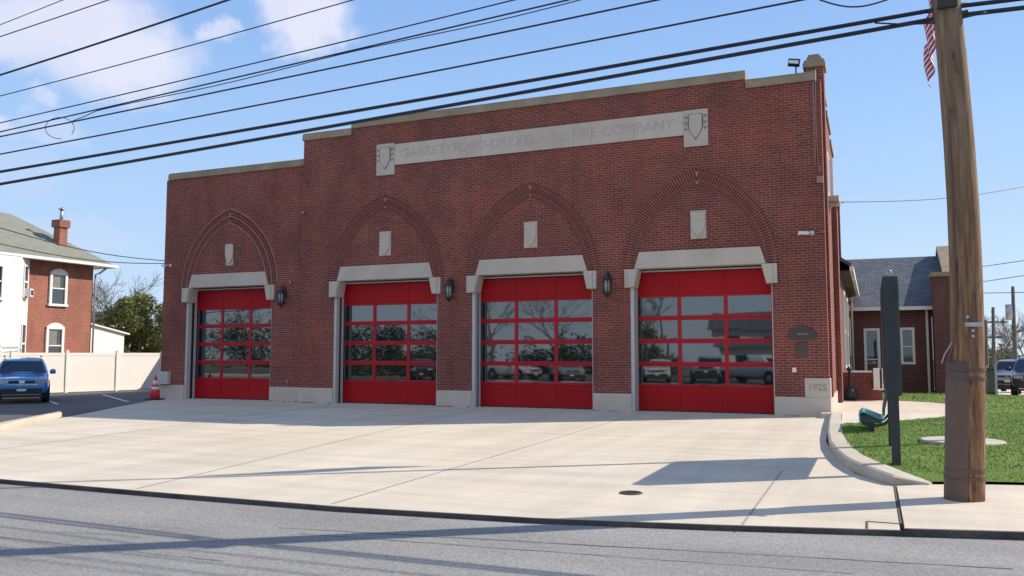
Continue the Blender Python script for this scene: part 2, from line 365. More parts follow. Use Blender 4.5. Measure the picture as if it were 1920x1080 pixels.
# left asphalt lot
def sheet(poly, name, mtl, dz=0.0, step=1.5):
    bm = bmesh.new(); vs = [bm.verts.new((x, y, 0)) for x, y in poly]; bm.faces.new(vs)
    x0, x1 = min(p[0] for p in poly), max(p[0] for p in poly); y0, y1 = min(p[1] for p in poly), max(p[1] for p in poly)
    for ax, a, c in ((0, x0, x1), (1, y0, y1)):
        k = a + step
        while k < c:
            co = [0, 0, 0]; no = [0, 0, 0]; co[ax] = k; no[ax] = 1
            bmesh.ops.bisect_plane(bm, geom=bm.verts[:] + bm.edges[:] + bm.faces[:], plane_co=co, plane_no=no); k += step
    for v in bm.verts: v.co.z = hz(v.co.x, v.co.y) + dz
    bmesh.ops.recalc_face_normals(bm, faces=bm.faces)
    if sum(f.normal.z for f in bm.faces) < 0: bmesh.ops.reverse_faces(bm, faces=bm.faces)
    me = bpy.data.meshes.new(name); bm.to_mesh(me); bm.free(); me.materials.append(M[mtl])
    o = bpy.data.objects.new(name, me); COL.objects.link(o); return o
LOT = [(-17.98, -7.93), (-22.78, -0.05), (-23.04, 0.9), (-23.2, 25), (-34.5, 25), (-34.9, -2), (-40, -12), (-40, -16.6), (-22, -15.9), (-20.5, -14.4), (-15.6, -11.9)]
struct(sheet(LOT, 'parking_lot', 'asphalt_new', 0.012, 1.2))
ml = MB()
for a, c in (((-30.7, 4.3), (-24.9, 0.45)), ((-28.7, 0.0), (-26.1, -1.6)), ((-32.1, 8.7), (-29.0, 6.1)), ((-29.2, -3.2), (-25.0, -6.0))):
    p0 = Vector((*a, 0)); p1 = Vector((*c, 0)); k = 8
    strip_pts = [p0.lerp(p1, i / k) for i in range(k + 1)]; n = Vector((-(p1 - p0).y, (p1 - p0).x, 0)).normalized() * 0.055
    vs = []
    for p in strip_pts: vs += [(p.x + n.x, p.y + n.y, hz(p.x, p.y) + 0.018), (p.x - n.x, p.y - n.y, hz(p.x, p.y) + 0.018)]
    ml.add(vs, [(2 * i, 2 * i + 1, 2 * i + 3, 2 * i + 2) for i in range(k)])
struct(ml.build('parking_line', 'white_line'))
# left curb: block by the lot
def curb(name, outer, inner, h, mtl='curb', z0=-0.3, end_taper=None):
    b = MB(); n = len(outer)
    hs = [h(i / (n - 1)) if callable(h) else h for i in range(n)]
    vs = []
    for i in range(n):
        ox, oy = outer[i]; ix, iy = inner[i]
        vs += [(ox, oy, z0), (ox, oy, hs[i] - 0.02), (ox + (ix - ox) * 0.12, oy + (iy - oy) * 0.12, hs[i]), (ix, iy, hs[i] + 0.001), (ix, iy, z0)]
    fs = [(5 * i + k, 5 * i + 5 + k, 5 * i + 6 + k, 5 * i + 1 + k) for i in range(n - 1) for k in range(4)]
    b.add(vs, fs); b.add([vs[k] for k in range(5)], [(0, 1, 2, 3, 4)]); b.add([vs[5 * (n - 1) + k] for k in range(5)], [(4, 3, 2, 1, 0)])
    return b.build(name, mtl)
struct(curb('lot_curb', [(-18.02, -7.9), (-16.7, -9.9), (-15.3, -11.7), (-15.62, -12.6), (-16.0, -14.2), (-16.8, -15.95)],
            [(-18.45, -7.62), (-17.15, -9.6), (-15.9, -11.5), (-16.1, -12.6), (-16.5, -14.1), (-17.3, -15.95)], 0.13))
# right curb round the lawn
CO = [(0.03, -0.45), (0.10, -3.0), (0.21, -6.0), (0.33, -7.9), (0.48, -9.2), (0.62, -10.1), (0.78, -10.75), (0.98, -11.3), (1.22, -11.74), (1.62, -11.70)]
CI = [(0.28, -0.45), (0.36, -3.0), (0.47, -5.95), (0.59, -7.8), (0.73, -9.02), (0.87, -9.9), (1.02, -10.5), (1.18, -11.0), (1.36, -11.38), (1.66, -11.60)]
struct(curb('lawn_curb', CO, CI, lambda t: 0.15 if t < 0.85 else 0.15 - 0.11 * (t - 0.85) / 0.15))
# road edge gutter line (dark lip)
# lawns
LAWN = CI[2:][::-1] + [(0.40, -4.3), (2.6, -1.7), (3.43, -0.45), (4.6, 0.45), (9, 3.5), (16, 8.2), (16, -8.05), (8, -9.95), (4.5, -10.75), (2.3, -11.32)]
def lawn_h(x, y):
    d = min(math.hypot(x - a, y - c) for a, c in CI) if True else 1
    d2 = max(0, (y + 11.3 - 0.25 * (x - 2.3)))
    return 0.05 + 0.10 * ss(min(d2 / 1.0, 1)) + 0.06 * ss(min(d, d2) / 3.0)
def sheet2(poly, name, mtl, fn, step):
    o = sheet(poly, name, mtl, 0, step)
    for v in o.data.vertices: v.co.z = fn(v.co.x, v.co.y)
    for p in o.data.polygons: p.use_smooth = True
    return o
struct(sheet2(LAWN, 'lawn', 'grass', lawn_h, 0.5))
PATH = [(0.0, -0.5), (0.30, -0.5), (0.40, -4.3), (2.6, -1.7), (3.43, -0.45), (4.6, 0.45), (9, 3.5), (16, 8.2), (16, 8.9), (9, 4.3), (4.5, 1.05), (3.5, 0.75), (3.1, 5.2), (2.6, 6.0), (1.6, 6.6), (-0.2, 6.6), (-0.2, -0.5)]
struct(MB().prism(PATH, -0.3, 0.125).build('path', 'concrete'))
LAWN2 = [(1.5, 6.62), (2.62, 6.05), (3.14, 5.22), (3.55, 0.8), (4.5, 1.1), (9, 4.35), (16, 8.95), (16, 12.0), (9.4, 12.4), (5.5, 12.4), (5.5, 20.0), (0.0, 20.1), (0.2, 8)]
struct(sheet2(LAWN2, 'rear_lawn', 'grass', lambda x, y: hz(x, y) + 0.13 - 0.01 * max(0, y - 12), 0.8))
struct(sheet([(5.55, 12.45), (16, 12.1), (30, 20), (30, 70), (5.0, 70), (5.55, 30)], 'rear_driveway', 'concrete', 0.03, 2.5))
# grass blades
gb = MB(); random.seed(3)
def pip(x, y, poly):
    c = False; n = len(poly); j = n - 1
    for i in range(n):
        xi, yi = poly[i]; xj, yj = poly[j]
        if (yi > y) != (yj > y) and x < (xj - xi) * (y - yi) / (yj - yi) + xi: c = not c
        j = i
    return c
def blades(poly, n, x0, x1, y0, y1, fn, h0, h1, w):
    k = 0
    while k < n:
        x = random.uniform(x0, x1); y = random.uniform(y0, y1)
        if not pip(x + random.gauss(0, 0.025), y + random.gauss(0, 0.025), poly) or math.hypot(x - 2.34, y + 7.66) < 0.585: k += 0.3; continue
        z = fn(x, y) - 0.01; a = random.uniform(0, math.pi); h = random.uniform(h0, h1); lx = random.gauss(0, 0.4) * h; ly = random.gauss(0, 0.4) * h
        dx, dy = math.cos(a) * w, math.sin(a) * w
        gb.add([(x - dx, y - dy, z), (x + dx, y + dy, z), (x + lx, y + ly, z + h)], [(0, 1, 2)]); k += 1
blades(LAWN, 34000, 0.5, 7.5, -11.6, 1.5, lawn_h, 0.015, 0.05, 0.009)
blades(LAWN2, 6000, 0.5, 9, 0.9, 16, lambda x, y: hz(x, y) + 0.13 - 0.01 * max(0, y - 12), 0.02, 0.07, 0.018)
tag(gb.build('lawn_grass', 'blade'), 'short green grass covering the lawns right of the station', 'grass', kind='stuff')
# dark strips painted on the road for thin wire shadows
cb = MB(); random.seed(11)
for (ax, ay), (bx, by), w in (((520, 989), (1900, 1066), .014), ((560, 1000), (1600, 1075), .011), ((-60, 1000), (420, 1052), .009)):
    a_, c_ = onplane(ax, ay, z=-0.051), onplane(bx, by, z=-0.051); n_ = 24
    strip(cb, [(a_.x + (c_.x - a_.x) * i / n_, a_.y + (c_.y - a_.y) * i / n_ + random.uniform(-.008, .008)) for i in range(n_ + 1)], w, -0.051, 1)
struct(cb.build('road_wire_shadow', 'wire_shadow'))
mh = thing('drain_cover', (-1.58, -13.6, 0), 'small round dark iron cover set in the concrete apron', 'drain cover')
MB().lathe([(0.115, 0.0), (0.115, 0.006), (0.09, 0.009)], (-1.58, -13.6, 0), 20).build('lid', 'iron', mh)
MB().tube([(-1.58 + 0.125 * math.cos(a / 12 * math.pi * 2), -13.6 + 0.125 * math.sin(a / 12 * math.pi * 2), 0.004) for a in range(13)], 0.012, 6).build('ring', 'joint', mh)

# ================================================================ FIRE STATION
FS = thing('fire_station', (-8, 0, 0), 'red brick fire station with four red glazed bay doors', 'fire station')
CX = [-3.30, -8.31, -13.40, -20.05]      # door centres
HW = 1.945
YW = 0.25                                # wing wall is set back
ZO = 4.05
fw_ = MB()
piers = [(-1.355, 0.0), (-6.365, -5.245), (-11.455, -10.255), (-16.68, -15.345)]
for a, c in piers: fw_.box(a, c, 0, 0.5, 0.50, ZO)
fw_.box(-16.68, -14.74, 0, 0.4, ZO, 8.92); fw_.box(-14.74, -1.95, 0, 0.4, ZO, 9.14); fw_.box(-1.95, 0.0, 0, 0.4, ZO, 8.88)
fw_.build('front_wall', 'brick', FS)
wg = MB()
for a, c in ((-18.105, -16.68), (-23.12, -21.995)): wg.box(a, c, YW, YW + 0.5, 0.5, ZO)
wg.box(-23.12, -16.68, YW, YW + 0.4, ZO, 8.12)
wg.build('wing_wall', 'brick', FS)
for a, c, y_ in ((-6.375, -5.235, 0), (-11.465, -10.245, 0), (-1.365, 0.025, 0), (-16.70, -15.335, 0), (-18.115, -16.705, YW), (-23.15, -21.985, YW)):
    MB().box(a, c, y_ - 0.03, y_ + 0.52, -0.02, 0.499).build('base_stone', 'stone', FS, bevel=0.008)
cs = MB().box(-0.60, 0.03, -0.034, 0.40, 0.502, 0.99).build('date_stone', 'stone', FS, bevel=0.006)
RX = Matrix.Rotation(R(90), 3, 'X')
text_mesh('date_lettering', '1925', 0.25, 'engrave_date', cs, (-0.29, -0.037, 0.75), RX, 0.003, 0.95, 0.003)
co = MB()
def coping(b, x0, x1, y0, y1, z0, z1):
    b.box(x0, x1, y0 - 0.05, y1 + 0.05, z0, z1 - 0.05); b.box(x0 + .0, x1 - .0, y0 - 0.02, y1 + 0.02, z1 - 0.05, z1)
coping(co, -16.72, -14.74, 0, 0.4, 8.92, 9.17); coping(co, -14.74, -1.93, 0, 0.4, 9.14, 9.40); coping(co, -1.93, -0.12, 0, 0.4, 8.88, 9.13)
coping(co, -23.02, -16.72, YW, YW + 0.4, 8.12, 8.37)
co.build('coping', 'stone_dark', FS, bevel=0.01)
# body behind: side walls, roof
bd = MB()
bd.box(-0.32, 0.0, 0.5, 7.0, 0.5, 8.3); bd.box(-0.32, 0.0, 0.52, 2.6, 8.3, 8.85); bd.box(-0.32, 0.0, 2.6, 5.0, 8.3, 8.6)
bd.box(-23.12, -22.8, 0.75, 14, 0.5, 7.6); bd.box(-16.68, -16.4, 0.5, 14, 8.0, 8.7); bd.box(-23.1, -0.02, 14, 14.3, 0, 8.0)
bd.box(0.0, 0.16, 4.6, 5.6, 0.0, 6.2)
bd.build('side_wall', 'brick', FS)
MB().box(-0.33, 0.03, 0.53, 7.01, -0.1, 0.499).build('side_base_stone', 'stone', FS); MB().box(-23.15, -22.79, 0.78, 14, -0.3, 0.499).build('side_base_stone', 'stone', FS)
rf = MB(); rf.box(-16.4, -0.32, 0.4, 14, 7.9, 8.0); rf.box(-22.8, -16.68, 0.65, 14, 7.2, 7.3); rf.build('flat_roof', 'asphalt_new', FS)
sc = MB()
for y0, y1, z in ((0.55, 2.6, 8.85), (2.6, 5.0, 8.6), (5.0, 7.0, 8.3)): sc.box(-0.36, 0.05, y0, y1, z, z + 0.16)
sc.build('side_coping', 'stone_dark', FS)
# corner pier
cp = MB().box(-0.40, 0.07, 0.42, 1.05, 0.5, 9.38).build('corner_pier', 'brick', FS)
pc = MB(); pc.box(-0.46, 0.12, 0.38, 1.10, 9.38, 9.52); pc.prism([(-0.43, 0.40), (0.09, 0.40), (0.09, 1.08), (-0.43, 1.08)], 9.52, 9.60)
pc.box(-0.36, 0.02, 0.46, 0.98, 9.60, 9.70); pc.box(-0.32, -0.03, 0.50, 0.94, 9.70, 9.77)
pc.build('pier_cap', 'stone_dark', cp, bevel=0.02)
for a, c, y_ in ((-6.36, -5.25, 0), (-11.45, -10.26, 0), (-1.35, -0.1, 0), (-16.68, -15.36, 0), (-18.1, -16.72, YW)):
    g_ = MB(); random.seed(int(-a * 10)); x = a
    while x < c:
        w_ = random.uniform(0.03, 0.22)
        if random.random() < 0.6: g_.box(x, min(x + w_, c), y_ - 0.045 - random.random() * 0.03, y_ - 0.029, -0.002, random.uniform(0.006, 0.02))
        x += w_
    g_.build('sealant', 'joint', FS)['kind'] = 'stuff'
# side window and sill (upper)
sw = MB(); sw.box(0.0, 0.03, 2.3, 3.4, 6.2, 7.5); sw.build('side_window', 'white', FS)
MB().box(0.03, 0.035, 2.42, 3.28, 6.3, 7.4).build('pane', 'winglass', FS)
MB().box(-0.02, 0.30, 2.2, 3.5, 6.02, 6.14).build('side_sill', 'stone', FS)
# lintels, corbels, arches, jambs, doors
li = []
DY = 0.45
PANES = []
sec = 0.66
for d, cx in enumerate(CX):
    yo = YW if d == 3 else 0.0
    lt = MB().prismxz([(cx - 1.66, 4.50), (cx - 1.80, 4.03), (cx + 1.80, 4.03), (cx + 1.66, 4.50)][::-1], yo - 0.075, yo + 0.35).build('lintel', 'stone', FS, bevel=0.01)
    for s in (-1, 1):
        q = MB()
        pr = [(cx + s * 2.085, 4.025), (cx + s * 2.085, 3.50), (cx + s * 1.80, 3.50), (cx + s * 1.68, 4.025)]
        if s < 0: pr = pr[::-1]
        q.prismxz(pr[::-1], yo - 0.10, yo + 0.34)
        pr2 = [(cx + s * 1.975, 4.02), (cx + s * 1.975, 3.505), (cx + s * 1.81, 3.505), (cx + s * 1.70, 4.02)]
        if s < 0: pr2 = pr2[::-1]
        q.prismxz(pr2[::-1], yo - 0.135, yo - 0.101)
        q.build('corbel', 'stone', FS, bevel=0.008)
    # steel door surround
    j = MB()
    for s in (-1, 1):
        a, c = sorted((cx + s * HW, cx + s * (HW - (0.10 if s < 0 else 0.025))))
        j.box(a, c, yo + 0.02, yo + 0.20, 0, 3.495)
        a, c = sorted((cx + s * (HW - 0.005), cx + s * (HW - (0.10 if s < 0 else 0.02))))
        j.box(a, c, yo + 0.36, yo + 0.44, 0, 3.9)
    j.box(cx - 1.66, cx + 1.66, yo + 0.28, yo + 0.40, 3.955, 3.99)
    j.build('door_surround', 'frame_grey', FS)
    k = MB()
    for s in (-1, 1):
        a, c = sorted((cx + s * (HW - 0.002), cx + s * (HW - (0.06 if s < 0 else 0.015))))
        k.box(a, c, yo + 0.20, yo + 0.36, 0, 3.9)
    k.box(cx - HW + .004, cx + HW - .004, yo + 0.36, yo + 0.42, 3.99, 4.049)
    k.build('door_seal', 'black', FS)
    # overhead door
    y0 = yo + DY; z00 = 0.012
    x0, x1 = cx - HW + 0.003, cx + HW - 0.003
    dr = MB(); W3 = (x1 - x0) / 3
    secz = [z00 + i * 0.655 for i in range(6)] + [3.955]
    # bottom and top sections: three flat panels each with grooves
    secz[1] = 0.70
    for i in (0, 5):
        za, zb = secz[i], secz[i + 1]
        dr.box(x0, x1, y0 + 0.012, y0 + 0.05, za, zb - 0.006)
        for q in range(3):
            dr.box(x0 + q * W3 + (0.008 if q else 0), x0 + (q + 1) * W3 - (0.008 if q < 2 else 0), y0, y0 + 0.011, za + 0.004, zb - 0.012)
    dr.cur = 1
    ms = 0.055; xs_ = [x0, x0 + W3, x0 + 2 * W3, x1]
    for i in range(1, 5):
        za, zb = secz[i], secz[i + 1] - 0.006
        dr.box(x0, x1, y0, y0 + 0.05, za, za + 0.075); dr.box(x0, x1, y0, y0 + 0.05, zb - 0.055, zb)
        for q in range(4):
            xa = x0 if q == 0 else xs_[q] - ms; xb = x1 if q == 3 else xs_[q] + ms
            if q == 0: xb = x0 + 0.085
            if q == 3: xa = x1 - 0.085
            dr.box(xa, xb, y0 + 0.002, y0 + 0.048, za + 0.0752, zb - 0.0552)
    bsl = MB().box(x0, x1, y0 - 0.004, y0 + 0.045, -0.004, z00 + 0.022)
    D = dr.build('garage_door', ['red', 'red_rail'], FS, bevel=0)
    bsl.build('bottom_seal', 'black', D)
    MB().box(cx - 0.10, cx + 0.10, y0 - 0.022, y0 - 0.001, 0.735, 0.755).build('handle', 'black', D)
    random.seed(40 + d)
    for i in range(1, 5):
        za, zb = secz[i] + 0.07, secz[i + 1] - 0.056
        tilt = random.uniform(-0.006, 0.006) + (0.004 if i < 3 else -0.003); yaw_ = random.uniform(-0.004, 0.004)
        for q in range(3):
            xa = (x0 + 0.08 if q == 0 else xs_[q] + ms - 0.004); xb = (x1 - 0.08 if q == 2 else xs_[q + 1] - ms + 0.004)
            xm, zm = (xa + xb) / 2, (za + zb) / 2; hx, h_ = (xb - xa) / 2, (zb - za) / 2
            yw = yaw_ + random.uniform(-0.0015, 0.0015)
            MB().obox((xm, y0 + 0.026, zm), (hx, hx * yw, 0), (0, 0.004, 0), (0, h_ * tilt, h_)).build('pane', 'glass', D)
    # pointed arch of radial bricks
    am = MB(); ab = MB(); random.seed(90 + d)
    Ro, ccx, zc = 2.93, 0.764, 3.99; Ri = Ro - 0.46
    th0 = 0.012
    bands = [(Ro - 0.115, Ro - 0.005), (Ro - 0.335, Ro - 0.128), (Ri + 0.003, Ro - 0.348)]
    for s in (-1, 1):
        n = 44; tho = math.acos(ccx / Ro)
        pts_o = []; pts_i = []
        for i in range(n + 1):
            t = th0 + (tho - th0) * i / n
            pts_o.append((cx + s * (Ro * math.cos(t) - ccx), zc + Ro * math.sin(t)))
            xi_ = Ri * math.cos(t) - ccx; zi_ = zc + Ri * math.sin(t)
            if xi_ < 0:   # clip on centre line
                t2 = math.acos(ccx / Ri); xi_, zi_ = 0.0, zc + Ri * math.sin(t2)
            pts_i.append((cx + s * xi_, zi_))
        for i in range(n):
            q = [pts_o[i], pts_o[i + 1], pts_i[i + 1], pts_i[i]]
            if s > 0: q = q[::-1]
            vs = [(x, yo - 0.006, z) for x, z in q]
            am.add(vs, [(0, 1, 2, 3)])
        nb = 47
        for i in range(nb):
            t = th0 + (tho - th0) * (i + 0.5) / nb
            dirv = Vector((s * math.cos(t), 0, math.sin(t))); tan = Vector((-s * math.sin(t), 0, math.cos(t)))
            for bi, (ra, rb) in enumerate(bands):
                rm = (ra + rb) / 2
                ra = max(ra, ccx / math.cos(t) + 0.012)
                if rb - ra < 0.015: continue
                rm = (ra + rb) / 2
                hwid = 0.5 * (tho - th0) / nb * rm - 0.0105
                c = Vector((cx - s * ccx, yo - 0.010, zc)) + dirv * rm
                ab.obox(c, dirv * ((rb - ra) / 2), Vector((0, 0.006 + random.uniform(0, 0.003), 0)), tan * hwid)
    A = ab.build('brick_arch', 'brick_arch', FS); am.build('arch_mortar', 'arch_mortar', A)
    if d == 3:
        rg = MB()
        for Rr in (Ro + 0.01, Ri - 0.01, Ro - 0.235):
            for s in (-1, 1):
                tho = math.acos(ccx / Rr)
                rg.tube([(cx + s * (Rr * math.cos(t) - ccx), yo - 0.012, zc + Rr * math.sin(t)) for t in [th0 + (tho - th0) * i / 40 for i in range(41)]], 0.018, 5)
        rg.build('arch_edge', 'arch_mortar', A)
    # shield plaque
    sp = MB(); sx_ = cx + 0.02 if d != 3 else cx + 0.03
    w = 0.215 if d != 3 else 0.20
    if d < 3: sp.box(sx_ - w, sx_ + w, yo - 0.03, yo + 0.02, 4.80, 5.59)
    else: sp.box(sx_ - w * 0.8, sx_ + w * 0.8, yo - 0.02, yo + 0.02, 4.78, 5.52)
    P = sp.build('shield_plaque', 'stone', FS, bevel=0.006)
    w2 = w * 0.86
    sh = [(-w2, 5.52), (-w2 * 0.45, 5.56), (0, 5.535), (w2 * 0.45, 5.56), (w2, 5.52), (w2 * 1.0, 5.15), (w2 * 0.7, 4.98), (0, 4.83), (-w2 * 0.7, 4.98), (-w2, 5.15)]
    MB().prismxz([(sx_ + a, z) for a, z in sh][::-1], yo - 0.065, yo - 0.031).build('shield', 'stone', P, bevel=0.008)

# name banner
bn = MB(); bn.cur = 0
xs4 = [-13.05, -11.25, -9.95, -8.7, -7.55, -6.35, -5.05, -3.64]
for k_, (a, c) in enumerate(zip(xs4[:-1], xs4[1:])):
    bn.cur = 1 + k_ % 2 if k_ not in (3, 4) else 0; bn.box(a + 0.004, c - 0.004, -0.045, 0.02, 7.75, 8.43)
bn.cur = 0; bn.box(-13.05, -3.64, -0.035, 0.0, 7.76, 8.42)
BN = bn.build('name_banner', ['stone', 'stone_b', 'stone_c'], FS)
text_mesh('lettering', 'GARRETTFORD-DREXEL HILL FIRE COMPANY', 0.42, 'engrave', BN, (-8.36, -0.047, 8.09), RX, 0.004, 1.0, 0.0)
le = [o for o in bpy.data.objects if o.name == 'lettering'][0]
xsv = [v.co.x for v in le.data.vertices]; sc_ = 8.9 / (max(xsv) - min(xsv)); mxv = (max(xsv) + min(xsv)) / 2
for v in le.data.vertices: v.co.x = mxv + (v.co.x - mxv) * sc_
for a, c, z0, z1 in ((-13.73, -13.05, 7.44, 8.48), (-3.64, -2.96, 7.40, 8.44)):
    E_ = MB().box(a + .004, c - .002, -0.06, 0.02, z0, z1).build('emblem_block', 'stone', FS, bevel=0.006)
    mx = (a + c) / 2; zt = z1 - 0.12
    def shp(k, zt_, zb_): return [(mx - k, zt_ - 0.04), (mx - k * .5, zt_), (mx, zt_ - 0.03), (mx + k * .5, zt_), (mx + k, zt_ - 0.04), (mx + k, zt_ - 0.38), (mx + k * .65, zt_ - 0.55), (mx, zb_), (mx - k * .65, zt_ - 0.55), (mx - k, zt_ - 0.38)]
    MB().prismxz(shp(0.215, zt + 0.02, zt - 0.75)[::-1], -0.066, -0.055).build('carving_shadow', 'engrave_dark', E_)  # dark plate painting the shade around the raised shield
    rb = MB()
    MB().prismxz(shp(0.18, zt, zt - 0.70)[::-1], -0.10, -0.062).build('shield', 'stone', E_, bevel=0.01)
    for s in (-1, 1):
        for k_ in range(3): rb.obox((mx + s * 0.27, -0.068, zt - 0.08 - 0.17 * k_), (0.035, 0, 0.02 * s), (0, 0.008, 0), (0.0, 0, 0.018))
    rb.build('ribbon', 'engrave_dark', E_)

# lanterns
def lantern(cx, y, z):
    L = MB()
    L.box(cx - 0.05, cx + 0.05, y - 0.03, y, z - 0.05, z + 0.30)
    L.tube([(cx, y - 0.02, z + 0.28), (cx, y - 0.12, z + 0.38), (cx, y - 0.22, z + 0.36), (cx, y - 0.24, z + 0.28)], 0.02, 6)
    L.lathe([(0.02, 0.30), (0.05, 0.27), (0.13, 0.16), (0.14, 0.13), (0.12, 0.12)], (cx, y - 0.24, z), 8)
    L.lathe([(0.11, -0.24), (0.11, -0.27), (0.04, -0.33), (0.02, -0.38)][::-1], (cx, y - 0.24, z), 8)
    for k in range(6):
        a = k / 6 * 2 * math.pi; L.tube([(cx + 0.105 * math.cos(a), y - 0.24 + 0.105 * math.sin(a), z - 0.24), (cx + 0.12 * math.cos(a), y - 0.24 + 0.12 * math.sin(a), z + 0.13)], 0.012, 4)
    L.tube([(cx, y, z - 0.22), (cx, y - 0.14, z - 0.28), (cx, y - 0.24, z - 0.33)], 0.018, 6)
    o = L.build('wall_lantern', 'iron', FS)
    MB().lathe([(0.085, -0.23), (0.09, 0.12)], (cx, y - 0.24, z), 8).build('lamp_glass', 'lampglass', o)
for cx, y in ((-5.86, 0), (-10.93, 0), (-17.53, YW)): lantern(cx, y, 3.60)
# wall cameras
def seccam(x, y, z, s=1.0, name='security_camera'):
    q = MB(); q.box(x + 0.10, x + 0.18, y - 0.02, y, z - 0.05, z + 0.05); q.tube([(x + 0.14, y - 0.02, z), (x + 0.10, y - 0.12, z), (x, y - 0.16, z)], 0.018, 6)
    q.obox((x - 0.06 * s, y - 0.17, z - 0.01), (0.12 * s, -0.05 * s, -0.015), (0.02 * s, 0.045 * s, 0), (0.003, 0, 0.04 * s))
    q.tube([(x - 0.17 * s, y - 0.125, z - 0.025), (x - 0.20 * s, y - 0.11, z - 0.03)], 0.03 * s, 8)
    return q.build(name, 'white', FS)
seccam(-0.45, 0, 4.79); seccam(-22.95, YW, 4.90, 0.7)
MB().tube([(-0.27, -0.02, 4.79), (0.02, -0.02, 4.80)], 0.012, 5).build('camera_conduit', 'copper', FS); cdn = MB()
cdn.tube([(-0.18, -0.02, 8.86), (-0.18, -0.02, 6.62)], 0.022, 6); cdn.tube([(-0.08, 0.0, 6.55), (-0.08, 0.0, 6.4)], 0.03, 6)
cdn.tube([(-0.12, -0.03, 9.15), (-0.14, -0.02, 7.6), (-0.10, -0.02, 6.35)], 0.016, 6)
MB().box(-0.16, 0.0, -0.10, -0.002, 6.1, 6.28).build('junction_box', 'copper', FS)
cdn.build('conduit', 'copper', FS)
MB().box(-17.36, -17.26, YW - 0.05, YW, 4.04, 4.16).build('alarm_box', 'copper', FS)
MB().box(-17.40, -17.33, YW - 0.04, YW, 0.62, 0.74).build('outlet_box', 'copper', FS)
MB().lathe([(0.05, 0), (0.06, 0.06), (0.02, 0.12)], (-16.63, -0.06, 6.36), 8).build('wall_sensor', 'copper', FS)
MB().box(-0.90, -0.80, -0.04, 0, 1.14, 1.26).build('call_box', 'white', FS)
mbx = MB().box(-23.1, -22.62, YW - 0.16, YW, 0.52, 0.98).build('meter_box', 'frame_grey', FS, bevel=0.02)
# plaques
pq = MB()
oval = [(-0.355 * 1, 2.00), (-0.355, 2.17), (-0.28, 2.26), (-0.17, 2.30), (-0.11, 2.37), (0.11, 2.37), (0.17, 2.30), (0.28, 2.26), (0.355, 2.17), (0.355, 2.00)]
pq.prismxz([(-0.64 + a, z) for a, z in oval][::-1], -0.03, 0.0)
PQ = pq.build('memorial_plaque', 'bronze', FS, bevel=0.006)
q = MB()
for a, c in ((-0.76, -0.66), (-0.64, -0.60), (-0.57, -0.50)): q.box(a, c, -0.034, -0.03, 2.13, 2.15)
q.build('plaque_lettering', 'bronze_light', PQ)
MB().box(-0.80, -0.52, -0.025, 0, 1.52, 1.92).build('lower_plaque', plain('brown plaque', (0.09, 0.06, 0.045), 0.6), FS, bevel=0.005)
# roof floodlight
fl = MB(); fl.tube([(-0.62, 0.2, 9.13), (-0.62, 0.2, 9.38)], 0.02, 6); fl.obox((-0.66, 0.12, 9.47), (0.15, 0.03, -0.02), (0.01, -0.05, 0.02), (0.01, 0.02, 0.08))
FL = fl.build('floodlight', 'darkplastic', FS)
MB().obox((-0.665, 0.065, 9.475), (0.12, 0.025, -0.016), (0.001, -0.004, 0.002), (0.004, 0.01, 0.045)).build('lamp_lens', 'white', FL)

# rear hall with eaves
RH = thing('rear_hall', (0, 7, 0), 'low red brick hall behind the station corner with white eave and tall side windows', 'hall')
MB().box(-5, 0.10, 7.02, 20.4, -0.3, 4.45).build('side_wall', 'brick', RH)
hr = MB(); hr.prismxz([(0.50, 4.50), (0.50, 4.62), (-5, 8.4), (-5, 8.2)], 6.6, 20.5); hr.build('roof', 'slate', RH)
MB().box(0.44, 0.56, 6.55, 20.4, 4.36, 4.52).build('gutter', 'white', RH)
MB().box(0.10, 0.44, 6.6, 20.4, 4.36, 4.40).build('soffit', 'darkplastic', RH)
for y0 in (9.2, 13.2):
    w_ = MB()
    w_.box(0.10, 0.17, y0, y0 + 1.5, 1.1, 1.2); w_.box(0.10, 0.17, y0, y0 + 1.5, 3.8, 3.92); w_.box(0.10, 0.17, y0, y0 + 0.14, 1.2, 3.8); w_.box(0.10, 0.17, y0 + 1.36, y0 + 1.5, 1.2, 3.8); w_.box(0.10, 0.15, y0 + 0.14, y0 + 1.36, 2.4, 2.5)
    wo = w_.build('window', 'white', RH); MB().box(0.10, 0.12, y0 + 0.14, y0 + 1.36, 1.2, 2.4).build('pane', 'winglass', wo); MB().box(0.10, 0.12, y0 + 0.14, y0 + 1.36, 2.5, 3.8).build('pane', 'winglass', wo)
MB().tube([(0.22, 19.5, 0), (0.22, 19.5, 4.3), (0.48, 19.5, 4.4)], 0.05, 8).build('downspout', 'white', RH)

# rear wing
WG = thing('brick_annex', (2.4, 20, -0.3), 'single storey brick annex with grey shingle roof at the back right of the station', 'annex')
YQ = 20.0
w_ = MB(); wins = [(0.70, 1.40, -0.05, 2.84), (2.26, 2.88, 1.15, 2.86)]
xs5 = [0.12, 0.70, 1.40, 2.26, 2.88, 3.62]
w_.box(0.12, 0.70, YQ, YQ + 0.3, -0.5, 3.72); w_.box(1.40, 2.26, YQ, YQ + 0.3, -0.5, 3.72); w_.box(2.88, 3.62, YQ, YQ + 0.3, -0.5, 3.72)
w_.box(0.70, 1.40, YQ, YQ + 0.3, 2.84, 3.72); w_.box(2.26, 2.88, YQ, YQ + 0.3, 2.86, 3.72); w_.box(2.26, 2.88, YQ, YQ + 0.3, -0.5, 1.15); w_.box(0.70, 1.40, YQ, YQ + .3, -0.5, 0.3)
w_.build('front_wall', 'brick_wing', WG)
MB().box(0.12, 3.6, YQ + 0.3, 29, -0.5, 3.6).build('body', 'interior', WG)
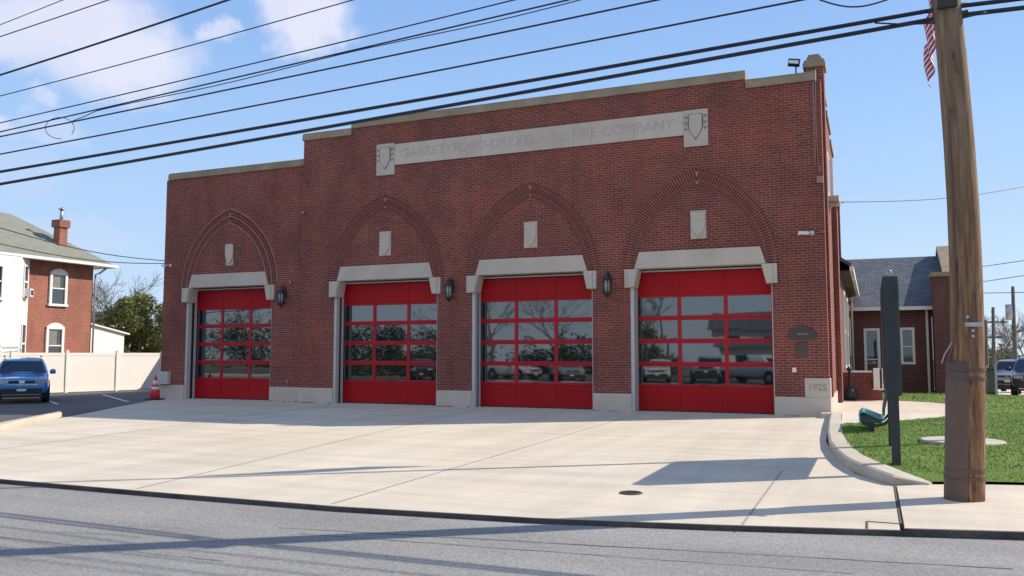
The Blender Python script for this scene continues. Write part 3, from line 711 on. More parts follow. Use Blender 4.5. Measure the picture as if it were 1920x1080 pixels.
r_ = MB(); r_.prismyz([(19.62, 3.72), (19.62, 3.80), (24.4, 6.62), (29.3, 3.80), (29.3, 3.72)][::-1], -3.0, 4.3); r_.build('roof', 'slate', WG)
MB().box(-0.4, 3.64, 19.50, 19.66, 3.66, 3.82).build('gutter', 'white', WG)
MB().box(3.36, 3.46, 19.88, 19.99, -0.4, 3.66).build('downspout', 'white', WG)
g_ = MB(); g_.box(3.64, 5.3, 19.0, 20.2, -0.5, 5.12); g_.prismyz([(20.2, -0.5), (20.2, 4.9), (21.3, 5.3), (24.4, 6.9), (27.5, 5.3), (29.4, 4.2), (29.4, -0.5)][::-1], 4.30, 4.75)
g_.build('gable_wall', 'brick_wing', WG)
gc = MB(); gc.box(3.58, 5.36, 18.94, 20.26, 5.12, 5.32); gc.prismyz([(20.9, 5.2), (20.9, 5.4), (24.4, 7.12), (27.6, 5.5), (27.6, 5.3), (24.4, 6.92)][::-1], 4.22, 4.83)
gc.build('gable_coping', 'stone_dark', WG)
for (a, c, z0, z1), sp in zip(wins, ((1.35,), (1.95,))):
    z0 = max(z0, 0.3) if a < 1 else z0
    f_ = MB(); t = 0.11
    f_.box(a, c, YQ - 0.03, YQ + 0.05, z1 - t, z1); f_.box(a, c, YQ - 0.03, YQ + 0.05, z0, z0 + t); f_.box(a, a + t, YQ - 0.03, YQ + 0.05, z0 + t, z1 - t); f_.box(c - t, c, YQ - 0.03, YQ + 0.05, z0 + t, z1 - t)
    f_.box(a + t, c - t, YQ + 0.0, YQ + 0.05, sp[0], sp[0] + 0.05)
    fo = f_.build('window', 'white', WG); MB().box(a + t, c - t, YQ + 0.055, YQ + 0.07, z0 + t, z1 - t).build('pane', 'winglass', fo)
# low wall with coping
LW = thing('low_brick_wall', (0.65, 6.7, 0), 'low dark brick wall with white capping beside the station path', 'wall')
MB().box(0.09, 1.30, 6.55, 6.80, -0.1, 1.02).build('brickwork', 'brick', LW); MB().box(0.35, 1.02, 6.52, 6.83, 1.02, 1.07).build('capping', 'white', LW)
BL = thing('bollard', (0.34, 6.2, 0.12), 'short dark bollard with flared foot before the low brick wall', 'bollard')
MB().lathe([(0.20, 0), (0.20, 0.30), (0.07, 0.42), (0.045, 0.5), (0.045, 0.95), (0.08, 0.98), (0.08, 1.05), (0.03, 1.08)], (0.34, 6.2, 0.12), 12).build('post', 'iron', BL)
ACU = thing('cooling_unit', (1.25, 6.3, 0.5), 'pale grey louvred outdoor unit mounted on the end of the low brick wall', 'outdoor unit')
q = MB()
q.box(1.05, 1.24, 6.25, 6.5, 0.52, 1.16); q.box(1.30, 1.46, 6.25, 6.5, 0.52, 1.16); q.box(1.03, 1.48, 6.24, 6.5, 0.47, 0.52)
q.build('housing', 'white', ACU, bevel=0.01); MB().box(1.24, 1.30, 6.3, 6.5, 0.52, 1.14).build('grille', 'darkplastic', ACU)

# ================================================================ LEFT: fence, house, shed, car
def vinyl_fence(a, c, n, label, z0, posts_h=1.95):
    a = Vector((*a, 0)); c = Vector((*c, 0)); d = (c - a).normalized(); nn = Vector((-d.y, d.x, 0)); L = (c - a).length; st = L / n
    root = thing('vinyl_fence', (a.x, a.y, z0), label, 'fence')
    for i in range(n + 1):
        p = a + d * st * i; q = MB(); q.obox((p.x, p.y, z0 + posts_h / 2), d * 0.065, nn * 0.065, (0, 0, posts_h / 2))
        q.obox((p.x, p.y, z0 + posts_h + 0.012), d * 0.08, nn * 0.08, (0, 0, 0.012)); q.obox((p.x, p.y, z0 + posts_h + 0.045), d * 0.045, nn * 0.045, (0, 0, 0.02))
        q.build('post', 'vinyl', root)
        if i < n:
            m_ = p + d * st / 2; h = st / 2 - 0.066
            q = MB(); q.obox((m_.x, m_.y, z0 + 1.82), d * h, nn * 0.03, (0, 0, 0.07)); q.obox((m_.x, m_.y, z0 + 0.12), d * h, nn * 0.03, (0, 0, 0.08)); q.obox((m_.x, m_.y, z0 + 0.975), d * h, nn * 0.018, (0, 0, 0.774))
            bs_ = int(st / 0.18)
            q.build('panel', 'vinyl', root)
    return root
fa = onplane(0, 741, z=-0.19); fb = onplane(303, 730, z=-0.19)
dv = (Vector((fb.x, fb.y)) - Vector((fa.x, fa.y))).normalized()
pA = Vector((fb.x, fb.y)) - dv * 22.0
vinyl_fence((pA.x, pA.y), (fb.x, fb.y), 9, 'cream white vinyl privacy fence along the back of the parking lot', -0.20)
vinyl_fence((fb.x + 0.1, fb.y + 0.02), (fb.x + 5.6, fb.y + 1.0), 3, 'shaded return of the white fence next to the station wall', -0.20)

HX = -36.54
HS = thing('brick_house', (-40, 2, -0.3), 'two storey red brick house with green grey hip roof and white framed windows', 'house')
hb = MB(); hb.box(-44.6, HX, 4.6, 8.48, -0.5, 6.25); hb.box(-44.6, HX - 0.02, -9.0, 4.59, -0.5, 6.25); hb.build('brick_wall', 'brick_house', HS)
bay = MB(); bay.prism([(HX - 0.3, 4.86), (HX, 4.84), (-35.75, 3.85), (-35.75, 0.4), (HX, -0.6), (HX - 0.3, -0.6)][::-1], -0.5, 6.22)
BY = bay.build('siding_bay', 'siding', HS)
rb_ = MB()
ex0, ex1, ey0, ey1, ez = -45.2, -35.85, -9.8, 9.35, 6.30
rx = -40.5
V8 = [(ex0, ey0, ez), (ex1, ey0, ez), (ex1, ey1, ez), (ex0, ey1, ez), (rx, ey0 + 4, 9.0), (rx, 6.6, 9.0), (ex0, ey0, ez - .16), (ex1, ey0, ez - .16), (ex1, ey1, ez - .16), (ex0, ey1, ez - .16)]
rb_.add(V8[:6], [(1, 2, 5, 4), (2, 3, 5), (3, 0, 4, 5), (0, 1, 4)])
rb_.build('roof', 'shingle_green', HS)
fs_ = MB(); fs_.box(ex0, ex1, ey0, ey1, ez - 0.06, ez - 0.004); fs_.box(ex1 - 0.02, ex1 + 0.10, ey0, ey1, ez - 0.10, ez + 0.04); fs_.box(ex0, ex1, ey1 - 0.02, ey1 + 0.10, ez - 0.10, ez + 0.04); fs_.build('fascia', 'white', HS)
MB().tube([(HX + 0.1, 9.2, 6.2), (HX + 0.1, 8.8, 5.9), (HX + 0.08, 8.56, 5.8), (HX + 0.08, 8.54, 0)], 0.05, 6).build('downspout', 'steel', HS)
ch = MB(); ch.box(-37.85, -37.4, 7.08, 7.54, 7.0, 8.2); ch.box(-37.94, -37.31, 7.0, 7.62, 8.2, 8.58); CH = ch.build('chimney', 'brick_house', HS)
MB().tube([(-37.6, 7.3, 8.5), (-37.6, 7.3, 9.15)], 0.08, 8).build('flue_pipe', 'steel', CH); MB().lathe([(0.16, 0), (0.16, 0.03), (0.03, 0.12)], (-37.6, 7.3, 9.15), 10).build('flue_cap', 'steel', CH)
def hwin(parent, x, y0, y1, z0, z1, arch=True, t=0.13, curtain=True):
    f_ = MB(); X0, X1 = x, x + 0.09
    f_.box(X0, X1, y0, y0 + t, z0, z1); f_.box(X0, X1, y1 - t, y1, z0, z1); f_.box(X0, X1 + 0.03, y0 - 0.05, y1 + 0.05, z0 - 0.1, z0 + 0.02)
    if arch:
        n = 8; pts = [(y0, z1 - t)] + [(y0 + (y1 - y0) * i / n, z1 - t + 0.02 + 0.24 * math.sin(math.pi * i / n) ** 0.7 + 0.06) for i in range(n + 1)] + [(y1, z1 - t)]
        f_.prismyz(pts, X0, X1 + .01)
    else: f_.box(X0, X1, y0 + t, y1 - t, z1 - t, z1)
    zm = (z0 + z1) / 2; f_.box(X0, X1 - 0.03, y0 + t, y1 - t, zm - 0.03, zm + 0.03)
    o = f_.build('window', 'white', parent); MB().box(X0 - 0.05, X0 + 0.02, y0 + t, y1 - t, z0, z1 - t + 0.01).build('pane', 'winglass', o)
    if curtain: MB().box(X0 + 0.021, X0 + 0.024, y0 + t + 0.04, y1 - t - 0.25, zm + 0.05, z1 - t - 0.05).build('curtain', 'curtain', o)
    return o
hwin(HS, HX, 5.93, 6.92, 4.12, 5.72); hwin(HS, HX, 5.85, 6.85, 1.1, 3.0)
# bay angled face windows: boxes rotated in the plane (HX,4.84)-(-35.75,3.85)
pa = Vector((HX, 4.84, 0)); pb = Vector((-35.75, 3.85, 0)); dd = (pb - pa).normalized(); nn = Vector((-dd.y, dd.x, 0)); nn = nn if nn.x > 0 else -nn
for z0, z1 in ((4.3, 5.85), (1.2, 3.05)):
    m_ = pa.lerp(pb, 0.5); f_ = MB()
    for s in (-1, 1): f_.obox(m_ + dd * s * 0.30 + nn * 0.03 + Vector((0, 0, (z0 + z1) / 2)), dd * 0.05, nn * 0.035, (0, 0, (z1 - z0) / 2))
    for z in (z0, (z0 + z1) / 2, z1): f_.obox(m_ + nn * 0.03 + Vector((0, 0, z)), dd * 0.25, nn * 0.03, (0, 0, 0.04))
    o = f_.build('window', 'white', BY); MB().obox(m_ + nn * 0.012 + Vector((0, 0, (z0 + z1) / 2)), dd * 0.25, nn * 0.012, (0, 0, (z1 - z0) / 2 - .05)).build('pane', 'winglass', o)
q = MB(); m_ = pa.lerp(pb, 0.5); q.obox(m_ + nn * 0.16 + Vector((0, 0, 4.56)), dd * 0.24, nn * 0.16, (0, 0, 0.19)); AC = q.build('window_air_conditioner', 'white', BY)
MB().obox(m_ + nn * 0.325 + Vector((0, 0, 4.56)), dd * 0.17, nn * 0.006, (0, 0, 0.12)).build('grille', 'darkplastic', AC)
for z0, z1 in ((4.2, 5.75), (1.1, 3.1)): hwin(BY, -35.745, 2.0, 2.95, z0, z1, arch=False, t=0.1)

SH = thing('white_shed', (-39, 9.8, -0.3), 'low white lean-to shed with sloping roof at the end of the brick house', 'shed')
s0 = onplane(172, 608, x=-37.4); s1 = onplane(233, 626, x=-37.4)
q = MB(); q.prismyz([(8.7, -0.5), (8.7, s0.z + 0.05), (s1.y, s1.z), (s1.y, -0.5)][::-1], -41.5, -37.4); q.build('wall', 'white', SH)
q = MB(); q.prismyz([(8.7, s0.z + 0.06), (8.7, s0.z + 0.14), (s1.y + 0.25, s1.z + 0.03), (s1.y + 0.25, s1.z - 0.05)][::-1], -41.7, -37.25); q.build('roof', 'white', SH)

# car ------------------------------------------------------------
def make_car(name, loc, rz, paint, label, kind='suv', group=None, L=4.6, W=1.84, H=1.69):
    T = thing(name, loc, label, 'car' if kind != 'pickup' else 'pickup truck', group, rz)
    T['_o'] = (0, 0, 0)
    hw = W / 2
    hood = 1.02 if kind != 'sedan' else 0.86; belt = 1.06 if kind != 'sedan' else 0.92
    # stations: x, bottom z, hood/deck z, roof z (None = no cabin), half width factor
    if kind == 'suv': st = [(L/2, .42, .78, None, .80), (L/2-.08, .30, .90, None, .90), (L/2-.35, .24, .97, None, .97), (L/2-1.05, .22, hood+.02, None, 1), (L/2-1.25, .22, belt, belt+.02, 1), (L/2-1.95, .22, belt, H-.08, 1), (L/2-2.4, .22, belt, H-.01, 1), (-L/2+1.0, .22, belt+.03, H, 1), (-L/2+.45, .24, belt+.05, H-.07, .99), (-L/2+.12, .30, belt+.03, belt+.1, .95), (-L/2, .42, .95, None, .86)]
    elif kind == 'pickup': st = [(L/2, .50, .95, None, .86), (L/2-.08, .40, 1.10, None, .93), (L/2-.4, .36, 1.15, None, .98), (L/2-1.2, .34, 1.2, None, 1), (L/2-1.4, .34, 1.22, 1.24, 1), (L/2-2.0, .34, 1.22, H-.05, 1), (L/2-2.4, .34, 1.22, H, 1), (L/2-3.4, .34, 1.22, H-.02, 1), (L/2-3.6, .34, 1.22, 1.25, 1), (-L/2+.1, .40, 1.22, None, .98), (-L/2, .5, 1.2, None, .95)]
    else: st = [(L/2, .42, .62, None, .80), (L/2-.1, .28, .72, None, .90), (L/2-.4, .22, .80, None, .97), (L/2-1.2, .20, .90, None, 1), (L/2-1.35, .20, .93, .95, 1), (L/2-2.1, .20, .93, H-.06, 1), (L/2-2.6, .20, .93, H, 1), (-L/2+1.5, .20, .95, H-.06, 1), (-L/2+.8, .22, .97, 1.0, .99), (-L/2+.1, .30, .98, None, .93), (-L/2, .42, .9, None, .86)]
    b = MB(); rows = []
    for x, zb, zd, zr, k in st:
        w = hw * k; zt = zr if zr else zd
        if zr: sec_ = [(w * .90, zb), (w * .985, zb + .22), (w, zb + .45), (w * .985, zd - .05), (w * .95, zd), (w * .95 - (zr - zd) * .26, zr - .05 if zr - zd > .2 else zr), (w * .90 - (zr - zd) * .30, zr), (0, zr + .02)]
        else: sec_ = [(w * .90, zb), (w * .985, zb + (zd-zb)*.35), (w, zb + (zd - zb) * .6), (w * .985, zd - .09), (w * .93, zd - .03), (w * .86, zd - .01), (w * .7, zd), (0, zd + .03)]
        rows.append([(x, y, z) for y, z in sec_])
    ns = len(rows[0]); vs = []
    for r in rows: vs += r + [(x, -y, z) for x, y, z in reversed(r[:-1])]
    m_ = 2 * ns - 1; fs = []
    for i in range(len(rows) - 1):
        for k in range(m_ - 1): fs.append((i * m_ + k, i * m_ + k + 1, (i + 1) * m_ + k + 1, (i + 1) * m_ + k))
        fs.append((i * m_ + m_ - 1, i * m_, (i + 1) * m_, (i + 1) * m_ + m_ - 1))
    fs.append(tuple(range(m_))[::-1]); fs.append(tuple((len(rows) - 1) * m_ + k for k in range(m_)))
    b.add(vs, fs, True)
    body = b.build('body', paint, T, local=True); 
    bm_ = body.modifiers.new('sub', 'SUBSURF'); bm_.levels = 1; bm_.render_levels = 2
    cab = [s for s in st if s[3] is not None]
    # glazing: windscreen, side glass, rear glass laid 12 mm proud
    f0, f1 = cab[0], cab[1]; hws = hw * .95
    zt = f1[3] - .06
    def yroof(z, zd): return hws - (z - zd) * .27
    b = MB(); b.add([(f0[0] + .02, -hws + .10, f0[2] + .05), (f0[0] + .02, hws - .10, f0[2] + .05), (f1[0] + .07, yroof(zt, f1[2]) - .10, zt), (f1[0] + .07, -yroof(zt, f1[2]) + .10, zt)], [(0, 1, 2, 3)])
    b.add([(f0[0] + .10, -hws + .25, f0[2] + .035), (f0[0] + .10, hws - .25, f0[2] + .035), (f0[0] + .0, hws - .10, f0[2] + .06), (f0[0] + .0, -hws + .10, f0[2] + .06)], [(0, 1, 2, 3)])
    b.build('windscreen', 'carglass', T, local=True)
    r0, r1 = cab[-1], cab[-2]
    b = MB(); zt2 = r1[3] - .08
    b.add([(r0[0] - .03, hws - .12, r0[2] + .12), (r0[0] - .03, -hws + .12, r0[2] + .12), (r1[0] - .10, -yroof(zt2, r1[2]) + .12, zt2), (r1[0] - .10, yroof(zt2, r1[2]) - .12, zt2)], [(0, 1, 2, 3)]); b.build('rear_window', 'carglass', T, local=True)
    for s in (-1, 1):
        b = MB(); xa, xb = f0[0] - .25, r0[0] + .25; ya = s * (hws + .012); zt3 = H - .17
        yb = s * (hws - (zt3 - belt) * .27 + .015)
        zb3 = st[4][2] + .05
        vs = [(xa, ya, zb3), (xb, ya, zb3), (cab[-2][0] - .0, yb, zt3), (f1[0] - .12, yb, zt3)]
        b.add(vs, [(0, 1, 2, 3) if s < 0 else (3, 2, 1, 0)]); b.build('side_window', 'carglass', T, local=True)
        b = MB(); b.lathe([(0.05, -.02), (0.12, 0), (0.12, .12), (.06, .17)], (0, 0, 0), 10)
        b.v = [(f0[0] - .22 + v[0] * .5, s * (hw + .10) + v[1] * .9, st[4][2] + .02 + v[2]) for v in b.v]; b.build('mirror', paint, T, local=True)
        # headlight + tail light
        fx = L / 2 - .12
        zl = .82 if kind == 'suv' else (.98 if kind == 'pickup' else .66)
        b = MB(); b.obox((fx + .015, s * hw * .70, zl), (.10, -s * .05, 0), (-.06, s * .17, 0), (-.015, 0, .065)); b.build('headlight', 'headlamp', T, local=True)
        b = MB(); b.obox((-L / 2 + .05, s * hw * .78, .95), (.06, 0, 0), (0, .12, 0), (0, 0, .12)); b.build('tail_light', 'flag_red', T, local=True)
        for x in (L / 2 - .88, -L / 2 + .85):
            rr = .36 if kind != 'sedan' else .32
            b = MB(); b.tube([(x, s * (hw - .23), rr), (x, s * (hw + .005), rr)], rr, 20); b.build('wheel', 'tyre', T, local=True)
            w_ = [o for o in COL.objects if o.parent == T and o.name.startswith('wheel')][-1]
            b = MB(); b.tube([(x, s * (hw + .002), rr), (x, s * (hw + .012), rr)], rr * .62, 14); b.build('rim', 'rim', w_, local=True)
            b = MB(); b.tube([(x, s * (hw - .26), rr + .03), (x, s * (hw - .004), rr + .03)], rr + .09, 20); b.build('wheel_arch', 'darkplastic', T, local=True)
    zg = .80 if kind == 'suv' else (1.0 if kind == 'pickup' else .62)
    b = MB(); b.box(L / 2 - .10, L / 2 + .012, -hw * .50, hw * .50, zg - .05, zg + .045); b.box(L / 2 - .10, L / 2 + .03, -hw * .72, hw * .72, zg - .45, zg - .24); b.box(L / 2 - .12, L / 2 + .02, -hw * .82, hw * .82, .24, zg - .49); b.build('grille', 'darkplastic', T, local=True)
    b = MB(); b.box(L / 2 + .012, L / 2 + .03, -hw * .55, hw * .55, zg - .115, zg - .085); b.box(L / 2 + .02, L / 2 + .036, -hw * .66, hw * .66, zg - .475, zg - .45); b.obox((L / 2 + .03, 0, zg), (.008, 0, 0), (0, .09, 0), (0, 0, .05)); b.build('chrome_trim', 'chrome', T, local=True)
    b = MB(); b.box(L / 2 + .03, L / 2 + .04, -.15, .15, zg - .33, zg - .25); b.build('number_plate', 'white', T, local=True)
    if kind == 'suv':
        b = MB()
        for s in (-1, 1): b.tube([(L / 2 - 2.1, s * hw * .68, H + .03), (L / 2 - 2.2, s * hw * .68, H + .06), (-L / 2 + 1.0, s * hw * .68, H + .06), (-L / 2 + .9, s * hw * .68, H + .02)], .02, 6)
        b.build('roof_rail', 'darkplastic', T, local=True)
    return T
# facing the camera: heading = towards camera
hc = math.atan2(-21.2, 28.5)
make_car('blue_suv', (-29.45, -0.55, -0.2), hc, 'blue', 'bright blue compact suv parked facing out in the lot at the left', 'suv')
make_car('silver_pickup', (8.9, 35.5, hz(8.4, 34.4) + .03), R(-105), 'silver', 'silver pickup truck parked on the drive at the far right', 'pickup', L=5.6, W=2.0, H=1.95)
make_car('dark_car', (7.75, 20.6, hz(7.3, 19) + .03), R(-100), 'darkpaint', 'dark car standing nearer than the silver pickup at the right edge', 'suv', W=1.85, L=4.6)
# across the street, seen in the door glass
make_car('white_suv', (-12.2, -31.5, 0), R(75), 'whitepaint', 'white suv mirrored at the left of the right hand bay door glass', 'suv')
make_car('silver_pickup', (-9.2, -33.5, 0), R(80), 'silver', 'silver pickup mirrored low in the middle of the right hand bay door', 'pickup', L=5.6, W=2.0, H=1.9)
make_car('white_pickup', (-5.6, -32.0, 0), R(35), 'whitepaint', 'white pickup mirrored at the right of the right hand bay door glass', 'pickup', L=5.6, W=2.0, H=1.9)
make_car('silver_sedan', (-18.8, -31.5, 0), R(60), 'silver', 'silver sedan mirrored low in the third bay door glass', 'sedan', H=1.45)
make_car('white_sedan', (-23.5, -33.0, 0), R(20), 'whitepaint', 'white sedan mirrored low at the left of the third bay door glass', 'sedan', H=1.45)
make_car('dark_suv', (-31.5, -34.0, 0), R(70), 'darkpaint', 'dark suv mirrored low in the second bay door glass', 'suv')

# traffic cone
TC = thing('traffic_cone', (-22.45, -0.62, 0), 'orange traffic cone with white collars at the left corner of the station', 'traffic cone')
MB().prism([(-22.72, -0.85), (-22.22, -0.85), (-22.22, -0.37), (-22.72, -0.37)], 0, 0.045).build('base', 'black', TC, bevel=0.02)
MB().lathe([(0.17, 0.045), (0.155, 0.30), (0.035, 0.84), (0.02, 0.86)], (-22.47, -0.61, 0), 18).build('cone_body', 'orange', TC)
for z0, z1 in ((0.36, 0.46), (0.54, 0.68)):
    f = lambda z: 0.155 - (z - 0.30) * 0.2222 + 0.004
    MB().lathe([(f(z0), z0), (f(z1), z1)], (-22.47, -0.61, 0), 18).build('reflective_collar', 'white', TC)

# ================================================================ RIGHT: pole, sign, bench, flag
PX, PY = 1.935, -12.67
UP = thing('utility_pole', (PX, PY, 0), 'tall weathered wooden utility pole standing in the sidewalk by the lawn', 'utility pole')
def pole_pt(z): return Vector((PX + 0.10 * math.sin(min(z, 5.8) / 5.8 * math.pi) * 0.9 + (0.0 if z < 5.8 else -0.02 * (z - 5.8)), PY, z))
zs = [0.0, 0.15, 0.6, 1.2, 1.9, 2.6, 3.3, 4.0, 4.8, 5.6, 7, 9, 10.6]
p_ = MB(); p_.tube([pole_pt(z) for z in zs], [0.178 - 0.0055 * z for z in zs], 28); p_.build('pole_shaft', 'wood', UP)
# plastic cable guard on the left face
def guard(z0, z1, n=6):
    g = MB(); vs = []; K = 9
    for j in range(n + 1):
        z = z0 + (z1 - z0) * j / n; c = pole_pt(z); r = 0.178 - 0.0055 * z
        for k in range(K):
            a = R(118 + (268 - 118) * k / (K - 1)); rad = r + 0.004 + (0.045 * math.sin(math.pi * k / (K - 1)) ** 0.5 if 0 < k < K - 1 else 0)
            vs.append((c.x + rad * math.cos(a), c.y + rad * math.sin(a), z))
    fs = [(j * K + k, j * K + k + 1, (j + 1) * K + k + 1, (j + 1) * K + k) for j in range(n) for k in range(K - 1)]
    fs.append(tuple(n * K + k for k in range(K)))
    g.add(vs, fs, True); return g
guard(0.0, 1.52).build('cable_guard', 'guard', UP)
for z in (0.26, 0.345, 1.34, 1.435):
    c = pole_pt(z); b = MB(); vs = []; K = 30
    for zz in (z - 0.016, z + 0.016):
        for k in range(K):
            a = 2 * math.pi * k / K; r = 0.178 - 0.0055 * z + 0.007
            if R(118) < a < R(268): r += 0.045 * math.sin(math.pi * (a - R(118)) / R(150)) ** 0.5
            vs.append((c.x + r * math.cos(a), c.y + r * math.sin(a), zz))
    b.add(vs, [(k, (k + 1) % K, K + (k + 1) % K, K + k) for k in range(K)], True); b.build('strap', 'bandgrey', UP)
c = pole_pt(1.6)
MB().tube([(c.x - 0.19, c.y - 0.06, 1.46), (c.x - 0.20, c.y - 0.08, 1.53), (c.x - 0.17, c.y - 0.08, 1.62), (c.x - 0.13, c.y - 0.10, 1.72), (c.x - 0.10, c.y - 0.13, 2.2), (c.x - 0.09, c.y - 0.12, 4.2), (c.x - 0.08, c.y - 0.11, 5.4)], 0.014, 6).build('riser_cable', 'guard', UP)
MB().tube([(c.x - 0.26, c.y - 0.05, 1.50), (c.x - 0.23, c.y - 0.07, 1.60), (c.x - 0.15, c.y - 0.10, 1.74)], 0.009, 5).build('tie_cable', 'steel', UP)
q = MB(); q.box(c.x - 0.03, c.x + 0.145, c.y - 0.185, c.y - 0.165, 1.905, 1.95)
for dx, z in ((0.0, 2.01), (0.045, 1.86), (0.045, 1.80)): q.tube([(c.x + dx, c.y - 0.16, z), (c.x + dx, c.y - 0.19, z)], 0.018, 8)
q.build('tag_plate', 'steel', UP)
q = MB()
for z in (8.6,): q.box(PX - 0.13, PX + 0.0, PY - 1.2, PY + 1.2, z, z + 0.12)
q.build('crossarm', 'wood', UP)
q = MB(); q.tube([(PX - 0.19, PY - 0.02, 5.44), (PX + 0.22, PY - 0.02, 5.47)], 0.03, 8); q.tube([(PX - 0.19, PY - 0.02, 5.54), (PX + 0.22, PY - 0.02, 5.57)], 0.025, 8)
q.box(PX - 0.10, PX + 0.10, PY - 0.20, PY - 0.14, 5.50, 5.62); q.build('cable_bracket', 'iron', UP)
q = MB(); c = pole_pt(5.35); q.box(c.x - 0.05, c.x + 0.07, c.y - 0.16, c.y - 0.148, 5.30, 5.42) ; 

# overhead cables; heights fitted in the vertical plane through the pole
def cable(pts, r, label, zp=None, y0=PY, right=True, name='overhead_cable', xl=-60, zr=0.0):
    (x1, z1), (x2, z2), (x3, z3) = pts
    a = ((z3 - z1) / (x3 - x1) - (z2 - z1) / (x2 - x1)) / (x3 - x2)
    a = max(0.0002, min(a, 0.0016)); 
    s = (z3 - z1) / (x3 - x1) - a * (x3 + x1); c0 = z1 - s * x1 - a * x1 * x1
    f = lambda x: a * x * x + s * x + c0
    P = []; x = xl
    xm = -s / (2 * a)
    while x < PX: P.append((x, y0 - 0.02 * (PX - x), f(x))); x += 1.5
    zpole = f(PX); P.append((PX, y0, zpole))
    if right:
        for k in range(1, 18):
            x = PX + 1.5 * k; P.append((x, y0 + 0.02 * (x - PX) + 0.0, zpole + zr * (x - PX) * 0.05 - 0.02 * (x - PX) + 0.0008 * (x - PX) ** 2))
    o = MB().tube(P, r, 6).build(name, 'cable', origin=(PX, y0, zpole))
    return tag(o, label, 'cable', 'overhead cables along the street'), f
W = {}
defs = [
 ('a', [(-13.56, 4.71), (-6.06, 5.07), (1.9, 5.455)], 0.026, 'lowest of the overhead cables, thick and black, crossing just above the station parapet', 0),
 ('b', [(-13.58, 4.94), (-5.65, 5.29), (1.86, 5.56)], 0.025, 'second lowest overhead cable, thick and black, just above the lowest one', 0),
 ('c', [(-13.6, 5.27), (-5.66, 5.66), (0.36, 5.91)], 0.013, 'thin overhead cable next above the two thick lower ones', 0),
 ('d', [(-13.63, 5.60), (-8.07, 5.89), (-1.41, 6.2)], 0.013, 'thin overhead cable below the twisted pair, meeting it at the left', 0),
 ('e', [(-13.63, 5.69), (-8.66, 6.01), (-2.61, 6.40)], 0.012, 'upper strand of the twisted pair of overhead cables', 0),
 ('f', [(-13.64, 5.86), (-9.07, 6.14), (-3.39, 6.53)], 0.010, 'thin overhead cable just above the twisted pair', 0),
 ('g', [(-13.68, 6.37), (-9.59, 6.64), (-6.03, 6.96)], 0.009, 'thin pale overhead cable leaving the top of the photo left of centre', 0),
 ('h', [(-13.71, 6.77), (-10.82, 7.03), (-8.39, 7.35)], 0.018, 'single thick overhead cable high at the upper left, alone against the clouds', 0),
 ('i', [(-13.76, 7.51), (-12.25, 7.64), (-11.01, 7.78)], 0.010, 'second cable from the top left corner of the photo', 0),
 ('j', [(-13.77, 7.74), (-12.94, 7.85), (-12.14, 7.96)], 0.008, 'overhead cable nearest the top left corner of the photo', 0)]
for k, pts, r, lab, _ in defs: W[k] = cable(pts, r, lab)[1]
# second strand of the pair
P = [(x, PY - 0.02 * (PX - x) - 0.01, W['e'](x) - 0.045 - 0.02 * math.sin(x * 1.3)) for x in [-11.2 + 0.5 * i for i in range(27)]]
P = [(-11.9, PY - 0.27, W['d'](-11.9)), (-11.5, PY - 0.27, W['d'](-11.5) + 0.05)] + P
tag(MB().tube(P, 0.008, 5).build('overhead_cable', 'cable', origin=P[0]), 'lower strand of the twisted pair, peeling off to the cable below', 'cable', 'overhead cables along the street')
# slack loops
lp = []
for i in range(25):
    t = i / 24 * 2 * math.pi * 0.86 - 0.6
    q = onplane(112 + 27 * math.cos(t) * (1.0), 240 - 20 * math.sin(t), y=PY - 0.30); lp.append(tuple(q))
tag(MB().tube(lp, 0.006, 5).build('cable_loop', 'cable', origin=lp[0]), 'small slack loop of wire hanging from the cables at the left', 'cable loop')
lp = [tuple(onplane(1535 + 130 * i / 14, 0 - 1 + 14 * math.sin(math.pi * i / 14), y=PY)) for i in range(15)]
tag(MB().tube(lp, 0.010, 5).build('cable_loop', 'cable', origin=lp[0]), 'sagging jumper wire at the top edge left of the wooden pole', 'cable loop')
# strap tails by the pole
P = [tuple(onplane(x_, y_, y=PY - 0.05)) for x_, y_ in ((1640, 43), (1700, 46), (1752, 43), (1796, 36), (1850, 23))]
tag(MB().tube(P, 0.010, 5).build('overhead_cable', 'cable', origin=P[0]), 'short thin wire passing the wooden pole just under the lowest thick cable', 'cable', 'overhead cables along the street')
# service drop from station corner and background wires at right
A0 = Vector((0.14, 1.0, 5.75)); B0 = onplane(1925, 349, y=14.0)
P = [tuple(A0.lerp(B0, i / 20) - Vector((0, 0, 0.18 * math.sin(math.pi * i / 20)))) for i in range(21)]
o = MB().tube(P + [tuple(B0 + (B0 - A0) * 0.8)], 0.013, 6).build('service_wire', 'cable', origin=A0); tag(o, 'service wire running from the station side wall to the right behind the pole', 'cable')
q = MB(); q.tube([tuple(A0 + Vector((-0.14, 0, 0))), tuple(A0)], 0.02, 6); q.tube([P[1], (0.05, 1.0, 5.55)], 0.008, 5); q.build('wire_bracket', 'iron', FS)
for px0, py0, px1, py1, lab in ((1780, 507, 1930, 486, 'thin distant wire, upper of three beyond the wooden pole at right'), (1780, 536, 1930, 514, 'distant wire, middle of three beyond the wooden pole at right'), (1780, 549, 1930, 547, 'faint distant wire, lowest of three beyond the wooden pole at right')):
    a_, c_ = onplane(px0, py0, y=30), onplane(px1, py1, y=26)
    o = MB().tube([tuple(a_ + (a_ - c_) * 0.1), tuple(a_.lerp(c_, .5) - Vector((0, 0, .04))), tuple(c_ + (c_ - a_) * 1.5)], 0.018, 5).build('distant_wire', 'cable', origin=a_); tag(o, lab, 'cable')
